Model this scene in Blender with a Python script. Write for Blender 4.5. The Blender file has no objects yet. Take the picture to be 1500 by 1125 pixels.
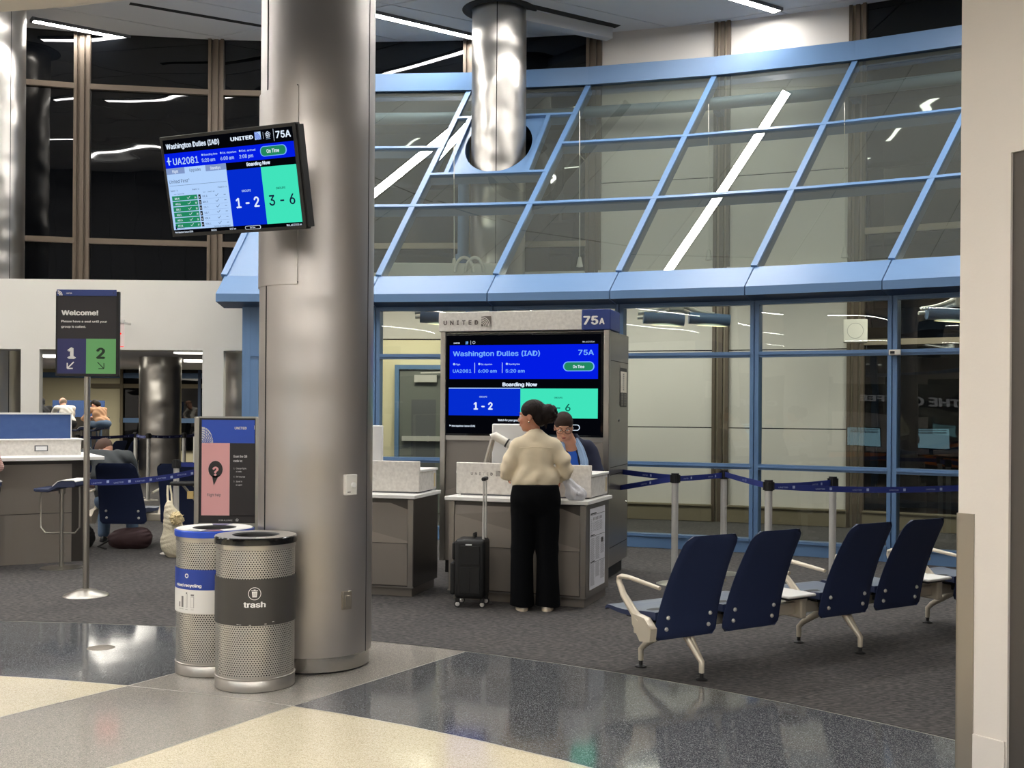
import bpy, math, random
import numpy as np
from mathutils import Vector, Matrix
random.seed(7)
PI = math.pi
SC = bpy.context.scene
COL = SC.collection

# ------------------------------------------------------------------ camera, world, exposure
CAM_H, FPX = 1.6, 1650.0
cam_d = bpy.data.cameras.new('camera'); cam = bpy.data.objects.new('camera', cam_d); COL.objects.link(cam)
cam_d.sensor_fit = 'HORIZONTAL'; cam_d.sensor_width = 36.0
cam_d.lens = FPX / 1500.0 * 36.0
cam_d.shift_y = 35.5 / 1500.0
cam_d.clip_start = 0.05; cam_d.clip_end = 200
ROLL = 0.0072
CRO, SRO = math.cos(ROLL), math.sin(ROLL)
# columns: camera x axis, y axis, z axis (backwards)
cam.matrix_world = Matrix(((CRO, -SRO, 0, 0), (0, 0, -1, 0), (SRO, CRO, 0, CAM_H), (0, 0, 0, 1)))
SC.camera = cam
SC.view_settings.view_transform = 'Standard'
SC.view_settings.look = 'None'
SC.view_settings.gamma = 1.0
SC.view_settings.use_curve_mapping = False
SC.view_settings.exposure = 0.42
world = bpy.data.worlds.new('night'); SC.world = world; world.use_nodes = True
world.node_tree.nodes['Background'].inputs[0].default_value = (0.004, 0.005, 0.008, 1)
world.node_tree.nodes['Background'].inputs[1].default_value = 1.0
try:
    SC.cycles.max_bounces = 8; SC.cycles.diffuse_bounces = 4; SC.cycles.glossy_bounces = 4
    SC.cycles.transparent_max_bounces = 16; SC.cycles.transmission_bounces = 4
    SC.cycles.sample_clamp_indirect = 4.0; SC.cycles.caustics_reflective = False; SC.cycles.caustics_refractive = False
    SC.cycles.use_denoising = True
except Exception: pass

def area_light(name, loc, size, power, color=(1, .95, .88), rot=(0, 0, 0), size_y=None, spread=PI):
    d = bpy.data.lights.new(name, 'AREA'); d.energy = power; d.color = color
    d.shape = 'RECTANGLE'; d.size = size; d.size_y = size_y or size; d.spread = spread
    o = bpy.data.objects.new(name, d); o.location = loc; o.rotation_euler = rot; COL.objects.link(o)
    return o
LW = (1.0, .975, .94)
# high hall (ceiling 7.1 m): broad ceiling lighting over the gate lounge
# inside the glazed enclosure and the far concourse under the bulkhead
area_light('vestibule_light', (1.0, 14.9, 3.35), 3.0, 58, (1, .98, .88), size_y=0.5)
area_light('vestibule_light', (5.2, 13.4, 3.35), 2.0, 42, (1, .98, .88), size_y=0.5)
area_light('vestibule_light', (-1.6, 15.4, 3.35), 1.5, 48, (1, .93, .74), size_y=0.5)
area_light('far_light', (-8.5, 19.0, 2.5), 4, 190, (1, .95, .84), size_y=4)
area_light('far_light', (-9.5, 27.5, 2.5), 6, 200, (1, .95, .82), size_y=4)

# ------------------------------------------------------------------ pixel helper (places things on real planes in the room)
def ray(px, py):
    u = (px - 750) / FPX; v = -(py - 598) / FPX
    return Vector((u * CRO - v * SRO, 1.0, u * SRO + v * CRO))
def P(px, py, z=0.0):
    d = ray(px, py); t = (z - CAM_H) / d.z; return Vector((0, 0, CAM_H)) + d * t
def PD(px, py, D):
    return Vector((0, 0, CAM_H)) + ray(px, py) * D

# ------------------------------------------------------------------ materials
def lin(c):
    return tuple((x / 255 / 12.92) if x / 255 <= .04045 else ((x / 255 + .055) / 1.055) ** 2.4 for x in c[:3]) + (1,)
MATS = {}
def mat(name, rgb=(128, 128, 128), rough=.5, metal=0.0, spec=.5, emit=None, es=1.0, noise=None, bump=None, aniso=0, coat=0, wave=None):
    if name in MATS: return MATS[name]
    m = bpy.data.materials.new(name); m.use_nodes = True; MATS[name] = m
    nt = m.node_tree; b = nt.nodes['Principled BSDF']
    b.inputs['Base Color'].default_value = lin(rgb)
    b.inputs['Roughness'].default_value = rough; b.inputs['Metallic'].default_value = metal
    b.inputs['Specular IOR Level'].default_value = spec
    if coat: b.inputs['Coat Weight'].default_value = coat; b.inputs['Coat Roughness'].default_value = .1
    if aniso: b.inputs['Anisotropic'].default_value = aniso
    if emit:
        b.inputs['Emission Color'].default_value = lin(emit); b.inputs['Emission Strength'].default_value = es
    co = nt.nodes.new('ShaderNodeTexCoord')
    if noise:   # (scale xyz, amount, rgb2)
        mp = nt.nodes.new('ShaderNodeMapping'); mp.inputs['Scale'].default_value = noise[0]
        n = nt.nodes.new('ShaderNodeTexNoise'); n.inputs['Scale'].default_value = 1; n.inputs['Detail'].default_value = 4
        r = nt.nodes.new('ShaderNodeValToRGB'); w = noise[1]
        r.color_ramp.elements[0].position = .5 - w; r.color_ramp.elements[1].position = .5 + w
        r.color_ramp.elements[0].color = lin(noise[2]); r.color_ramp.elements[1].color = lin(rgb)
        nt.links.new(co.outputs['Object'], mp.inputs[0]); nt.links.new(mp.outputs[0], n.inputs[0])
        nt.links.new(n.outputs['Fac'], r.inputs[0]); nt.links.new(r.outputs[0], b.inputs['Base Color'])
    if bump:    # (scale xyz, strength, distance)
        mp = nt.nodes.new('ShaderNodeMapping'); mp.inputs['Scale'].default_value = bump[0]
        n = nt.nodes.new('ShaderNodeTexNoise'); n.inputs['Scale'].default_value = 1; n.inputs['Detail'].default_value = 2
        bp = nt.nodes.new('ShaderNodeBump'); bp.inputs['Strength'].default_value = bump[1]; bp.inputs['Distance'].default_value = bump[2]
        nt.links.new(co.outputs['Object'], mp.inputs[0]); nt.links.new(mp.outputs[0], n.inputs[0])
        nt.links.new(n.outputs['Fac'], bp.inputs['Height']); nt.links.new(bp.outputs[0], b.inputs['Normal'])
    return m

def M(k): return MATS[k]
mat('cream', (223, 220, 212), .75, noise=((1.5, 1.5, 1.5), .35, (217, 213, 204)))
mat('cream_wall', (220, 213, 206), .8, bump=((60, 60, 60), .15, .004))
mat('ceiling', (226, 226, 228), .85, spec=.2)
mat('ceiling_dark', (30, 30, 32), .9)
mat('black', (14, 14, 16), .55)
mat('black_gloss', (10, 10, 12), .12)
mat('blue_frame', (100, 133, 174), .38, noise=((2, 2, 2), .4, (94, 126, 166)))
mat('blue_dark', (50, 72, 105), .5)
mat('bronze', (98, 86, 74), .45, metal=.3)
mat('bronze_light', (150, 138, 120), .45, metal=.2)
mat('beige_panel', (216, 210, 204), .7, noise=((.8, .8, .8), .4, (208, 203, 197)))
mat('warm_panel', (236, 226, 190), .75)
mat('sill', (122, 112, 92), .8)
mat('night_glass', (5, 6, 8), .02, spec=.55, bump=((.45, .45, 1.1), .25, .06))
mat('navy', (38, 48, 80), .5, bump=((400, 400, 400), .1, .001))
mat('navy_back', (38, 49, 82), .55, spec=.35, bump=((300, 300, 300), .2, .001))
mat('seat_sheen', (92, 102, 120), .32, bump=((7, 7, 7), .35, .01))  # dark navy vinyl; the light it reflects is put into the colour
mat('cast_tan', (206, 196, 178), .35, metal=.25)
mat('white_top', (240, 238, 234), .4)
mat('quartz', (236, 232, 225), .4, noise=((34, 34, 34), .22, (212, 207, 200)))
mat('white', (235, 235, 235), .5); mat('case_black', (9, 9, 10), .6)
mat('offwhite', (226, 222, 212), .5)
mat('dark_rubber', (26, 26, 28), .7)
mat('grey_plastic', (96, 98, 102), .5)
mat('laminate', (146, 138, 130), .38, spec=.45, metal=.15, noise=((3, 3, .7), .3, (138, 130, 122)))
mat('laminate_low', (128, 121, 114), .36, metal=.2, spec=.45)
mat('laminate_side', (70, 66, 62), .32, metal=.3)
mat('gate_steel', (142, 137, 131), .3, metal=.75, bump=((1, 1, 200), .04, .002))
mat('blue_felt', (66, 92, 144), .9, noise=((14, 14, 14), .3, (58, 84, 136)))
mat('orange_wood', (236, 140, 58), .45, noise=((1, 14, 14), .3, (206, 112, 44)))
mat('plate_white', (222, 220, 214), .4)
mat('plate_steel', (168, 160, 148), .35, metal=.8)

def steel(name, rgb, rough, dents, wave_scale=(1.1, 1.1, 2.6), var=.025):
    m = mat(name, rgb, rough, metal=1.0, aniso=.5)
    nt = m.node_tree; b = nt.nodes['Principled BSDF']
    co = nt.nodes.new('ShaderNodeTexCoord')
    mp = nt.nodes.new('ShaderNodeMapping'); mp.inputs['Scale'].default_value = wave_scale
    n = nt.nodes.new('ShaderNodeTexNoise'); n.inputs['Scale'].default_value = 1; n.inputs['Detail'].default_value = 1.0
    bp = nt.nodes.new('ShaderNodeBump'); bp.inputs['Strength'].default_value = 1; bp.inputs['Distance'].default_value = dents
    mp2 = nt.nodes.new('ShaderNodeMapping'); mp2.inputs['Scale'].default_value = (3, 3, 160)
    n2 = nt.nodes.new('ShaderNodeTexNoise'); n2.inputs['Scale'].default_value = 1; n2.inputs['Detail'].default_value = 3
    rr = nt.nodes.new('ShaderNodeMapRange'); rr.inputs['To Min'].default_value = rough - var; rr.inputs['To Max'].default_value = rough + var
    for a, c in ((co.outputs['Object'], mp.inputs[0]), (mp.outputs[0], n.inputs[0]), (n.outputs['Fac'], bp.inputs['Height']),
                 (bp.outputs[0], b.inputs['Normal']), (co.outputs['Object'], mp2.inputs[0]), (mp2.outputs[0], n2.inputs[0]),
                 (n2.outputs['Fac'], rr.inputs[0]), (rr.outputs[0], b.inputs['Roughness'])):
        nt.links.new(a, c)
    return m
steel('column_steel', (200, 195, 191), .42, .02)
steel('column_steel_far', (190, 186, 180), .30, .06, (1.8, 1.8, 2.0), 0.0)
mat('chrome', (190, 188, 184), .2, metal=1); mat('ring_steel', (196, 192, 186), .34, metal=.9)
mat('satin', (176, 172, 164), .33, metal=1)
mat('alu_bright', (214, 212, 207), .32, metal=.35)

def glass(name, tint, refl, rough=0.0, bump=None, milky=0.0, milk=(200, 205, 195)):
    m = bpy.data.materials.new(name); m.use_nodes = True; MATS[name] = m
    nt = m.node_tree; nt.nodes.clear()
    out = nt.nodes.new('ShaderNodeOutputMaterial'); mix = nt.nodes.new('ShaderNodeMixShader')
    tr = nt.nodes.new('ShaderNodeBsdfTransparent'); tr.inputs[0].default_value = lin(tint)
    gl = nt.nodes.new('ShaderNodeBsdfGlossy'); gl.inputs['Roughness'].default_value = rough
    fr = nt.nodes.new('ShaderNodeFresnel'); fr.inputs['IOR'].default_value = 1.5
    mu = nt.nodes.new('ShaderNodeMath'); mu.operation = 'MULTIPLY_ADD'; mu.inputs[1].default_value = refl; mu.inputs[2].default_value = 0.0; mu.use_clamp = True
    nt.links.new(fr.outputs[0], mu.inputs[0]); nt.links.new(mu.outputs[0], mix.inputs[0])
    nt.links.new(tr.outputs[0], mix.inputs[1]); nt.links.new(gl.outputs[0], mix.inputs[2])
    last = mix
    if milky:                        # pale haze mixed in for the lit ceiling mirrored in the pane
        df = nt.nodes.new('ShaderNodeBsdfDiffuse'); df.inputs[0].default_value = lin(milk); m2 = nt.nodes.new('ShaderNodeMixShader'); m2.inputs[0].default_value = milky
        nt.links.new(mix.outputs[0], m2.inputs[1]); nt.links.new(df.outputs[0], m2.inputs[2]); last = m2
    if bump:
        co = nt.nodes.new('ShaderNodeTexCoord'); mp = nt.nodes.new('ShaderNodeMapping'); mp.inputs['Scale'].default_value = bump[0]
        n = nt.nodes.new('ShaderNodeTexNoise'); n.inputs['Scale'].default_value = 1; n.inputs['Detail'].default_value = 1
        bp = nt.nodes.new('ShaderNodeBump'); bp.inputs['Strength'].default_value = bump[1]; bp.inputs['Distance'].default_value = bump[2]
        nt.links.new(co.outputs['Object'], mp.inputs[0]); nt.links.new(mp.outputs[0], n.inputs[0]); nt.links.new(n.outputs['Fac'], bp.inputs['Height'])
        nt.links.new(bp.outputs[0], gl.inputs['Normal'])
    nt.links.new(last.outputs[0], out.inputs[0])
    return m
glass('facade_glass', (226, 231, 224), 1.7, bump=((.7, .7, 1.1), .2, .03))
glass('roof_glass', (218, 225, 217), 2.2, milky=.07)

def emis(name, rgb, s):
    m = bpy.data.materials.new(name); m.use_nodes = True; MATS[name] = m
    nt = m.node_tree; nt.nodes.clear()
    out = nt.nodes.new('ShaderNodeOutputMaterial'); e = nt.nodes.new('ShaderNodeEmission')
    e.inputs[0].default_value = lin(rgb); e.inputs[1].default_value = s
    nt.links.new(e.outputs[0], out.inputs[0]); return m
emis('led', (255, 252, 247), 62.0)
emis('led_low', (255, 252, 247), 46.0)
emis('led_far', (255, 250, 235), 4.0)
emis('lamp_warm', (255, 240, 180), 3.0)
SCR = {}
for k, c in dict(s_black=(4, 5, 10), s_blue=(2, 28, 226), s_blue2=(4, 44, 206), s_teal=(64, 226, 186), s_white=(225, 238, 255), s_lblue=(176, 206, 246),
                 s_pale=(176, 208, 250), s_green=(34, 134, 94), s_grey=(128, 150, 196), s_ink=(20, 30, 60), s_tealdk=(16, 90, 76), s_sky=(120, 180, 255), s_screen=(150, 190, 205)).items():
    emis(k, c, 0.76)
def terrazzo(name, base, c1, c2, sc=260):
    m = mat(name, base, .09, spec=.5)
    nt = m.node_tree; b = nt.nodes['Principled BSDF']
    co = nt.nodes.new('ShaderNodeTexCoord')
    v = nt.nodes.new('ShaderNodeTexVoronoi'); v.inputs['Scale'].default_value = sc
    n = nt.nodes.new('ShaderNodeTexNoise'); n.inputs['Scale'].default_value = 180; n.inputs['Detail'].default_value = 3
    r = nt.nodes.new('ShaderNodeValToRGB'); e = r.color_ramp.elements
    e[0].position = 0; e[0].color = lin(c1); e[1].position = 1; e[1].color = lin(c2)
    e2 = e.new(.35); e2.color = lin(base); e3 = e.new(.72); e3.color = lin(base)
    sp = nt.nodes.new('ShaderNodeSeparateColor')
    nt.links.new(co.outputs['Object'], v.inputs[0]); nt.links.new(co.outputs['Object'], n.inputs[0])
    nt.links.new(v.outputs['Color'], sp.inputs[0]); nt.links.new(sp.outputs[0], r.inputs[0]); nt.links.new(r.outputs[0], b.inputs['Base Color'])
    mp = nt.nodes.new('ShaderNodeTexNoise'); mp.inputs['Scale'].default_value = 1.3; mp.inputs['Detail'].default_value = 2
    bp = nt.nodes.new('ShaderNodeBump'); bp.inputs['Strength'].default_value = .3; bp.inputs['Distance'].default_value = .006
    nt.links.new(co.outputs['Object'], mp.inputs[0]); nt.links.new(mp.outputs[0], bp.inputs['Height']); nt.links.new(bp.outputs[0], b.inputs['Normal'])
    return m
terrazzo('terrazzo_cream', (214, 204, 178), (178, 164, 136), (232, 224, 204))
terrazzo('terrazzo_grey', (150, 145, 138), (112, 108, 104), (184, 178, 168))
terrazzo('terrazzo_dark', (82, 84, 88), (38, 40, 44), (150, 152, 152))
mat('divider', (196, 192, 182), .3, metal=.4)
def carpet():
    m = mat('carpet', (84, 82, 80), .95, spec=.15)
    nt = m.node_tree; b = nt.nodes['Principled BSDF']
    co = nt.nodes.new('ShaderNodeTexCoord')
    mp = nt.nodes.new('ShaderNodeMapping'); mp.inputs['Rotation'].default_value = (0, 0, math.radians(-12)); mp.inputs['Scale'].default_value = (26, 130, 60)
    n = nt.nodes.new('ShaderNodeTexNoise'); n.inputs['Scale'].default_value = 1; n.inputs['Detail'].default_value = 5
    n2 = nt.nodes.new('ShaderNodeTexNoise'); n2.inputs['Scale'].default_value = 1.4; n2.inputs['Detail'].default_value = 3
    r = nt.nodes.new('ShaderNodeValToRGB'); e = r.color_ramp.elements
    e[0].position = .32; e[0].color = lin((48, 48, 50)); e[1].position = .72; e[1].color = lin((114, 110, 106))
    e2 = e.new(.5); e2.color = lin((76, 74, 74))
    mx = nt.nodes.new('ShaderNodeMixRGB'); mx.blend_type = 'MULTIPLY'; mx.inputs[0].default_value = .35
    r2 = nt.nodes.new('ShaderNodeValToRGB'); r2.color_ramp.elements[0].position = .35; r2.color_ramp.elements[0].color = (.72, .72, .76, 1); r2.color_ramp.elements[1].position = .65
    r2.color_ramp.elements[1].color = (1, .97, .95, 1)
    bp = nt.nodes.new('ShaderNodeBump'); bp.inputs['Strength'].default_value = .5; bp.inputs['Distance'].default_value = .004
    for a, c in ((co.outputs['Object'], mp.inputs[0]), (mp.outputs[0], n.inputs[0]), (co.outputs['Object'], n2.inputs[0]), (n.outputs['Fac'], r.inputs[0]),
                 (n2.outputs['Fac'], r2.inputs[0]), (r.outputs[0], mx.inputs[1]), (r2.outputs[0], mx.inputs[2]), (mx.outputs[0], b.inputs['Base Color']),
                 (n.outputs['Fac'], bp.inputs['Height']), (bp.outputs[0], b.inputs['Normal'])): nt.links.new(a, c)
carpet()
def perforated():
    m = bpy.data.materials.new('perforated_steel'); m.use_nodes = True; MATS['perforated_steel'] = m
    nt = m.node_tree; b = nt.nodes['Principled BSDF']; out = nt.nodes['Material Output']
    b.inputs['Base Color'].default_value = lin((214, 211, 204)); b.inputs['Metallic'].default_value = .8; b.inputs['Roughness'].default_value = .38
    uv = nt.nodes.new('ShaderNodeUVMap'); sx = nt.nodes.new('ShaderNodeSeparateXYZ'); nt.links.new(uv.outputs[0], sx.inputs[0])
    def mth(op, a, c=None, v=None):
        n = nt.nodes.new('ShaderNodeMath'); n.operation = op
        if hasattr(a, 'links'): nt.links.new(a, n.inputs[0])
        else: n.inputs[0].default_value = a
        if c is not None:
            if hasattr(c, 'links'): nt.links.new(c, n.inputs[1])
            else: n.inputs[1].default_value = c
        return n.outputs[0]
    row = mth('FLOOR', sx.outputs[1]); par = mth('MODULO', row, 2.0)
    off = mth('MULTIPLY', par, .5); xx = mth('ADD', sx.outputs[0], off)
    fx = mth('SUBTRACT', mth('FRACT', xx), .5); fy = mth('MULTIPLY', mth('SUBTRACT', mth('FRACT', sx.outputs[1]), .5), .866)
    d = mth('SQRT', mth('ADD', mth('MULTIPLY', fx, fx), mth('MULTIPLY', fy, fy)))
    hole = mth('LESS_THAN', d, .27)
    tr = nt.nodes.new('ShaderNodeBsdfTransparent'); mx = nt.nodes.new('ShaderNodeMixShader')
    nt.links.new(hole, mx.inputs[0]); nt.links.new(b.outputs[0], mx.inputs[1]); nt.links.new(tr.outputs[0], mx.inputs[2]); nt.links.new(mx.outputs[0], out.inputs[0])
perforated()

# ------------------------------------------------------------------ mesh building
class MB:
    def __init__(s): s.v = []; s.f = []; s.m = []; s.uv = None; s.T = Matrix.Identity(4)
    def add(s, vs, fs, mi=0, T=None):
        T = s.T @ T if T is not None else s.T
        n = len(s.v); s.v += [tuple(T @ Vector(p)) for p in vs]
        s.f += [tuple(i + n for i in f) for f in fs]
        s.m += ([mi] * len(fs) if isinstance(mi, int) else list(mi)); return s
    def box(s, x0, x1, y0, y1, z0, z1, mi=0, T=None):
        return s.add([(x0, y0, z0), (x1, y0, z0), (x1, y1, z0), (x0, y1, z0), (x0, y0, z1), (x1, y0, z1), (x1, y1, z1), (x0, y1, z1)],
                     [(3, 2, 1, 0), (4, 5, 6, 7), (0, 1, 5, 4), (1, 2, 6, 5), (2, 3, 7, 6), (3, 0, 4, 7)], mi, T)
    def prism(s, poly, a0, a1, axis='z', mi=0, T=None):   # poly 2D CCW, extruded along axis
        def q(p, a):
            return (p[0], p[1], a) if axis == 'z' else ((p[0], a, p[1]) if axis == 'y' else (a, p[0], p[1]))
        n = len(poly); vs = [q(p, a0) for p in poly] + [q(p, a1) for p in poly]
        fs = [tuple(range(n))[::-1], tuple(range(n, 2 * n))] + [(i, (i + 1) % n, n + (i + 1) % n, n + i) for i in range(n)]
        if axis == 'y': fs = [f[::-1] for f in fs]
        return s.add(vs, fs, mi, T)
    def lathe(s, prof, n=32, mi=0, T=None, mis=None):
        vs = []; fs = []; ms = []
        for r, z in prof:
            for k in range(n): a = 2 * PI * k / n; vs.append((r * math.cos(a), r * math.sin(a), z))
        for j in range(len(prof) - 1):
            for k in range(n):
                fs.append((j * n + k, j * n + (k + 1) % n, (j + 1) * n + (k + 1) % n, (j + 1) * n + k)); ms.append(mis[j] if mis else mi)
        return s.add(vs, fs, ms, T)
    def cyl(s, r, z0, z1, n=24, mi=0, T=None):
        return s.lathe([(0.0001, z0), (r, z0), (r, z1), (0.0001, z1)], n, mi, T)
    def tube(s, pts, r, n=8, mi=0, T=None, closed=False, caps=True):
        pts = [Vector(p) for p in pts]; N = len(pts); rs = r if isinstance(r, (list, tuple)) else [r] * N
        vs = []; fs = []; up = None
        for i, p in enumerate(pts):
            if closed: t = (pts[(i + 1) % N] - pts[i - 1])
            else: t = (pts[min(i + 1, N - 1)] - pts[max(i - 1, 0)])
            t.normalize()
            if up is None: up = Vector((0, 0, 1)) if abs(t.z) < .9 else Vector((1, 0, 0))
            a = t.cross(up);
            if a.length < 1e-5: a = t.orthogonal()
            a.normalize(); b = a.cross(t).normalized(); up = b
            for k in range(n):
                g = 2 * PI * k / n; vs.append(tuple(p + (a * math.cos(g) + b * math.sin(g)) * rs[i]))
        for i in range(N if closed else N - 1):
            j = (i + 1) % N
            for k in range(n): fs.append((i * n + k, j * n + k, j * n + (k + 1) % n, i * n + (k + 1) % n)[::-1])
        if not closed and caps: fs += [tuple(range(n))[::-1], tuple((N - 1) * n + k for k in range(n))]
        return s.add(vs, fs, mi, T)
    def bar(s, p, q, w, h, up=(0, 0, 1), mi=0, T=None, ctr=(0, 0)):   # rectangular bar p->q, w across, h along up
        p, q = Vector(p), Vector(q); t = (q - p).normalized(); a = t.cross(Vector(up)).normalized(); b = a.cross(t).normalized()
        vs = []
        for e in (p, q):
            for x, y in ((-1, -1), (1, -1), (1, 1), (-1, 1)): vs.append(tuple(e + a * ((x * .5 + ctr[0]) * w) + b * ((y * .5 + ctr[1]) * h)))
        return s.add(vs, [(0, 1, 2, 3), (7, 6, 5, 4), (1, 0, 4, 5), (2, 1, 5, 6), (3, 2, 6, 7), (0, 3, 7, 4)], mi, T)
    def grid(s, fn, nu, nv, mi=0, T=None, closed_u=False):
        vs = [fn(i / (nu if closed_u else nu), j / nv) for j in range(nv + 1) for i in range(nu + (0 if closed_u else 1))]
        w = nu if closed_u else nu + 1; fs = []
        for j in range(nv):
            for i in range(nu):
                i2 = (i + 1) % w if closed_u else i + 1
                fs.append((j * w + i, j * w + i2, (j + 1) * w + i2, (j + 1) * w + i))
        return s.add(vs, fs, mi, T)
    def ball(s, c, r, n=12, mi=0, T=None):
        r = r if isinstance(r, (tuple, list)) else (r, r, r)
        pr = [(math.sin(PI * j / n), -math.cos(PI * j / n)) for j in range(n + 1)]
        Tm = Matrix.Translation(c) @ Matrix.Diagonal((r[0], r[1], r[2], 1))
        return s.lathe([(max(a, 1e-4), b) for a, b in pr], n * 2, mi, (T @ Tm) if T is not None else Tm)
    def build(s, name, mats, parent=None, smooth=False, bevel=0, loc=None, rotz=0, seg=2, angle=40):
        me = bpy.data.meshes.new(name); me.from_pydata(s.v, [], s.f)
        if not isinstance(mats, (list, tuple)): mats = [mats]
        for x in mats: me.materials.append(M(x) if isinstance(x, str) else x)
        me.polygons.foreach_set('material_index', s.m)
        if s.uv is not None:
            l = me.uv_layers.new(name='UVMap')
            for i, lp in enumerate(me.loops): l.data[i].uv = s.uv[lp.vertex_index]
        if smooth: 
            me.polygons.foreach_set('use_smooth', [True] * len(me.polygons))
            try: me.set_sharp_from_angle(angle=math.radians(angle))
            except Exception: pass
        me.update()
        o = bpy.data.objects.new(name, me); COL.objects.link(o)
        if parent is not None: o.parent = parent
        if loc is not None: o.location = loc
        if rotz: o.rotation_euler = (0, 0, rotz)
        if bevel:
            b = o.modifiers.new('bevel', 'BEVEL'); b.width = bevel; b.segments = seg; b.limit_method = 'ANGLE'; b.angle_limit = math.radians(35)
            me.polygons.foreach_set('use_smooth', [True] * len(me.polygons))
            try: me.set_sharp_from_angle(angle=math.radians(35))
            except Exception: pass
            w = o.modifiers.new('wn', 'WEIGHTED_NORMAL') if False else None
        return o

def tag(o, label=None, cat=None, group=None, kind=None):
    if label: o['label'] = label
    if cat: o['category'] = cat
    if group: o['group'] = group
    if kind: o['kind'] = kind
    return o
def thing(name, label, cat, loc=(0, 0, 0), rotz=0, group=None, kind=None):
    o = bpy.data.objects.new(name, None); COL.objects.link(o); o.empty_display_size = .1
    o.location = loc; o.rotation_euler = (0, 0, rotz)
    return tag(o, label, cat, group, kind)
def struct(name, loc=(0, 0, 0), rotz=0):
    return thing(name, None, None, loc, rotz, kind='structure')
def copy_tree(o, parent=None):
    c = o.copy(); COL.objects.link(c); c.parent = parent
    for ch in o.children: copy_tree(ch, c)
    return c
def rz(a): return Matrix.Rotation(a, 4, 'Z')
def tr(x, y, z): return Matrix.Translation((x, y, z))

# ------------------------------------------------------------------ flat graphics: local x right, z up, facing -y
_tc = {}
FONT = None
try:
    import os
    FONT = bpy.data.fonts.load(os.path.join(bpy.utils.system_resource('DATAFILES'), 'fonts', 'Inter.woff2'))
except Exception: pass
def text_mesh(txt, bold=0.0, cond=1.0):
    k = (txt, bold, cond)
    if k in _tc: return _tc[k]
    cu = bpy.data.curves.new('t', 'FONT'); cu.body = txt; cu.size = 1.0; cu.resolution_u = 3
    if FONT: cu.font = FONT
    o = bpy.data.objects.new('t', cu); COL.objects.link(o)
    me = o.to_mesh(); vs = [tuple(v.co) for v in me.vertices]; fs = [tuple(p.vertices) for p in me.polygons]
    o.to_mesh_clear(); bpy.data.objects.remove(o); bpy.data.curves.remove(cu)
    if bold > .005:                    # heavier strokes: the outline repeated around itself
        V0, F0 = vs, fs; vs, fs = [], []
        for dx, dy in ((-1, 0), (1, 0), (0, 1), (0, -1), (0, 0)):
            n = len(vs); vs += [(x + dx * bold * .8, y + dy * bold * .55, len(vs) / max(1, len(V0))) for x, y, z in V0]; fs += [tuple(i + n for i in f) for f in F0]
    xs = [v[0] for v in vs] or [0]
    _tc[k] = (vs, fs, min(xs), max(xs)); return _tc[k]
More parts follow.
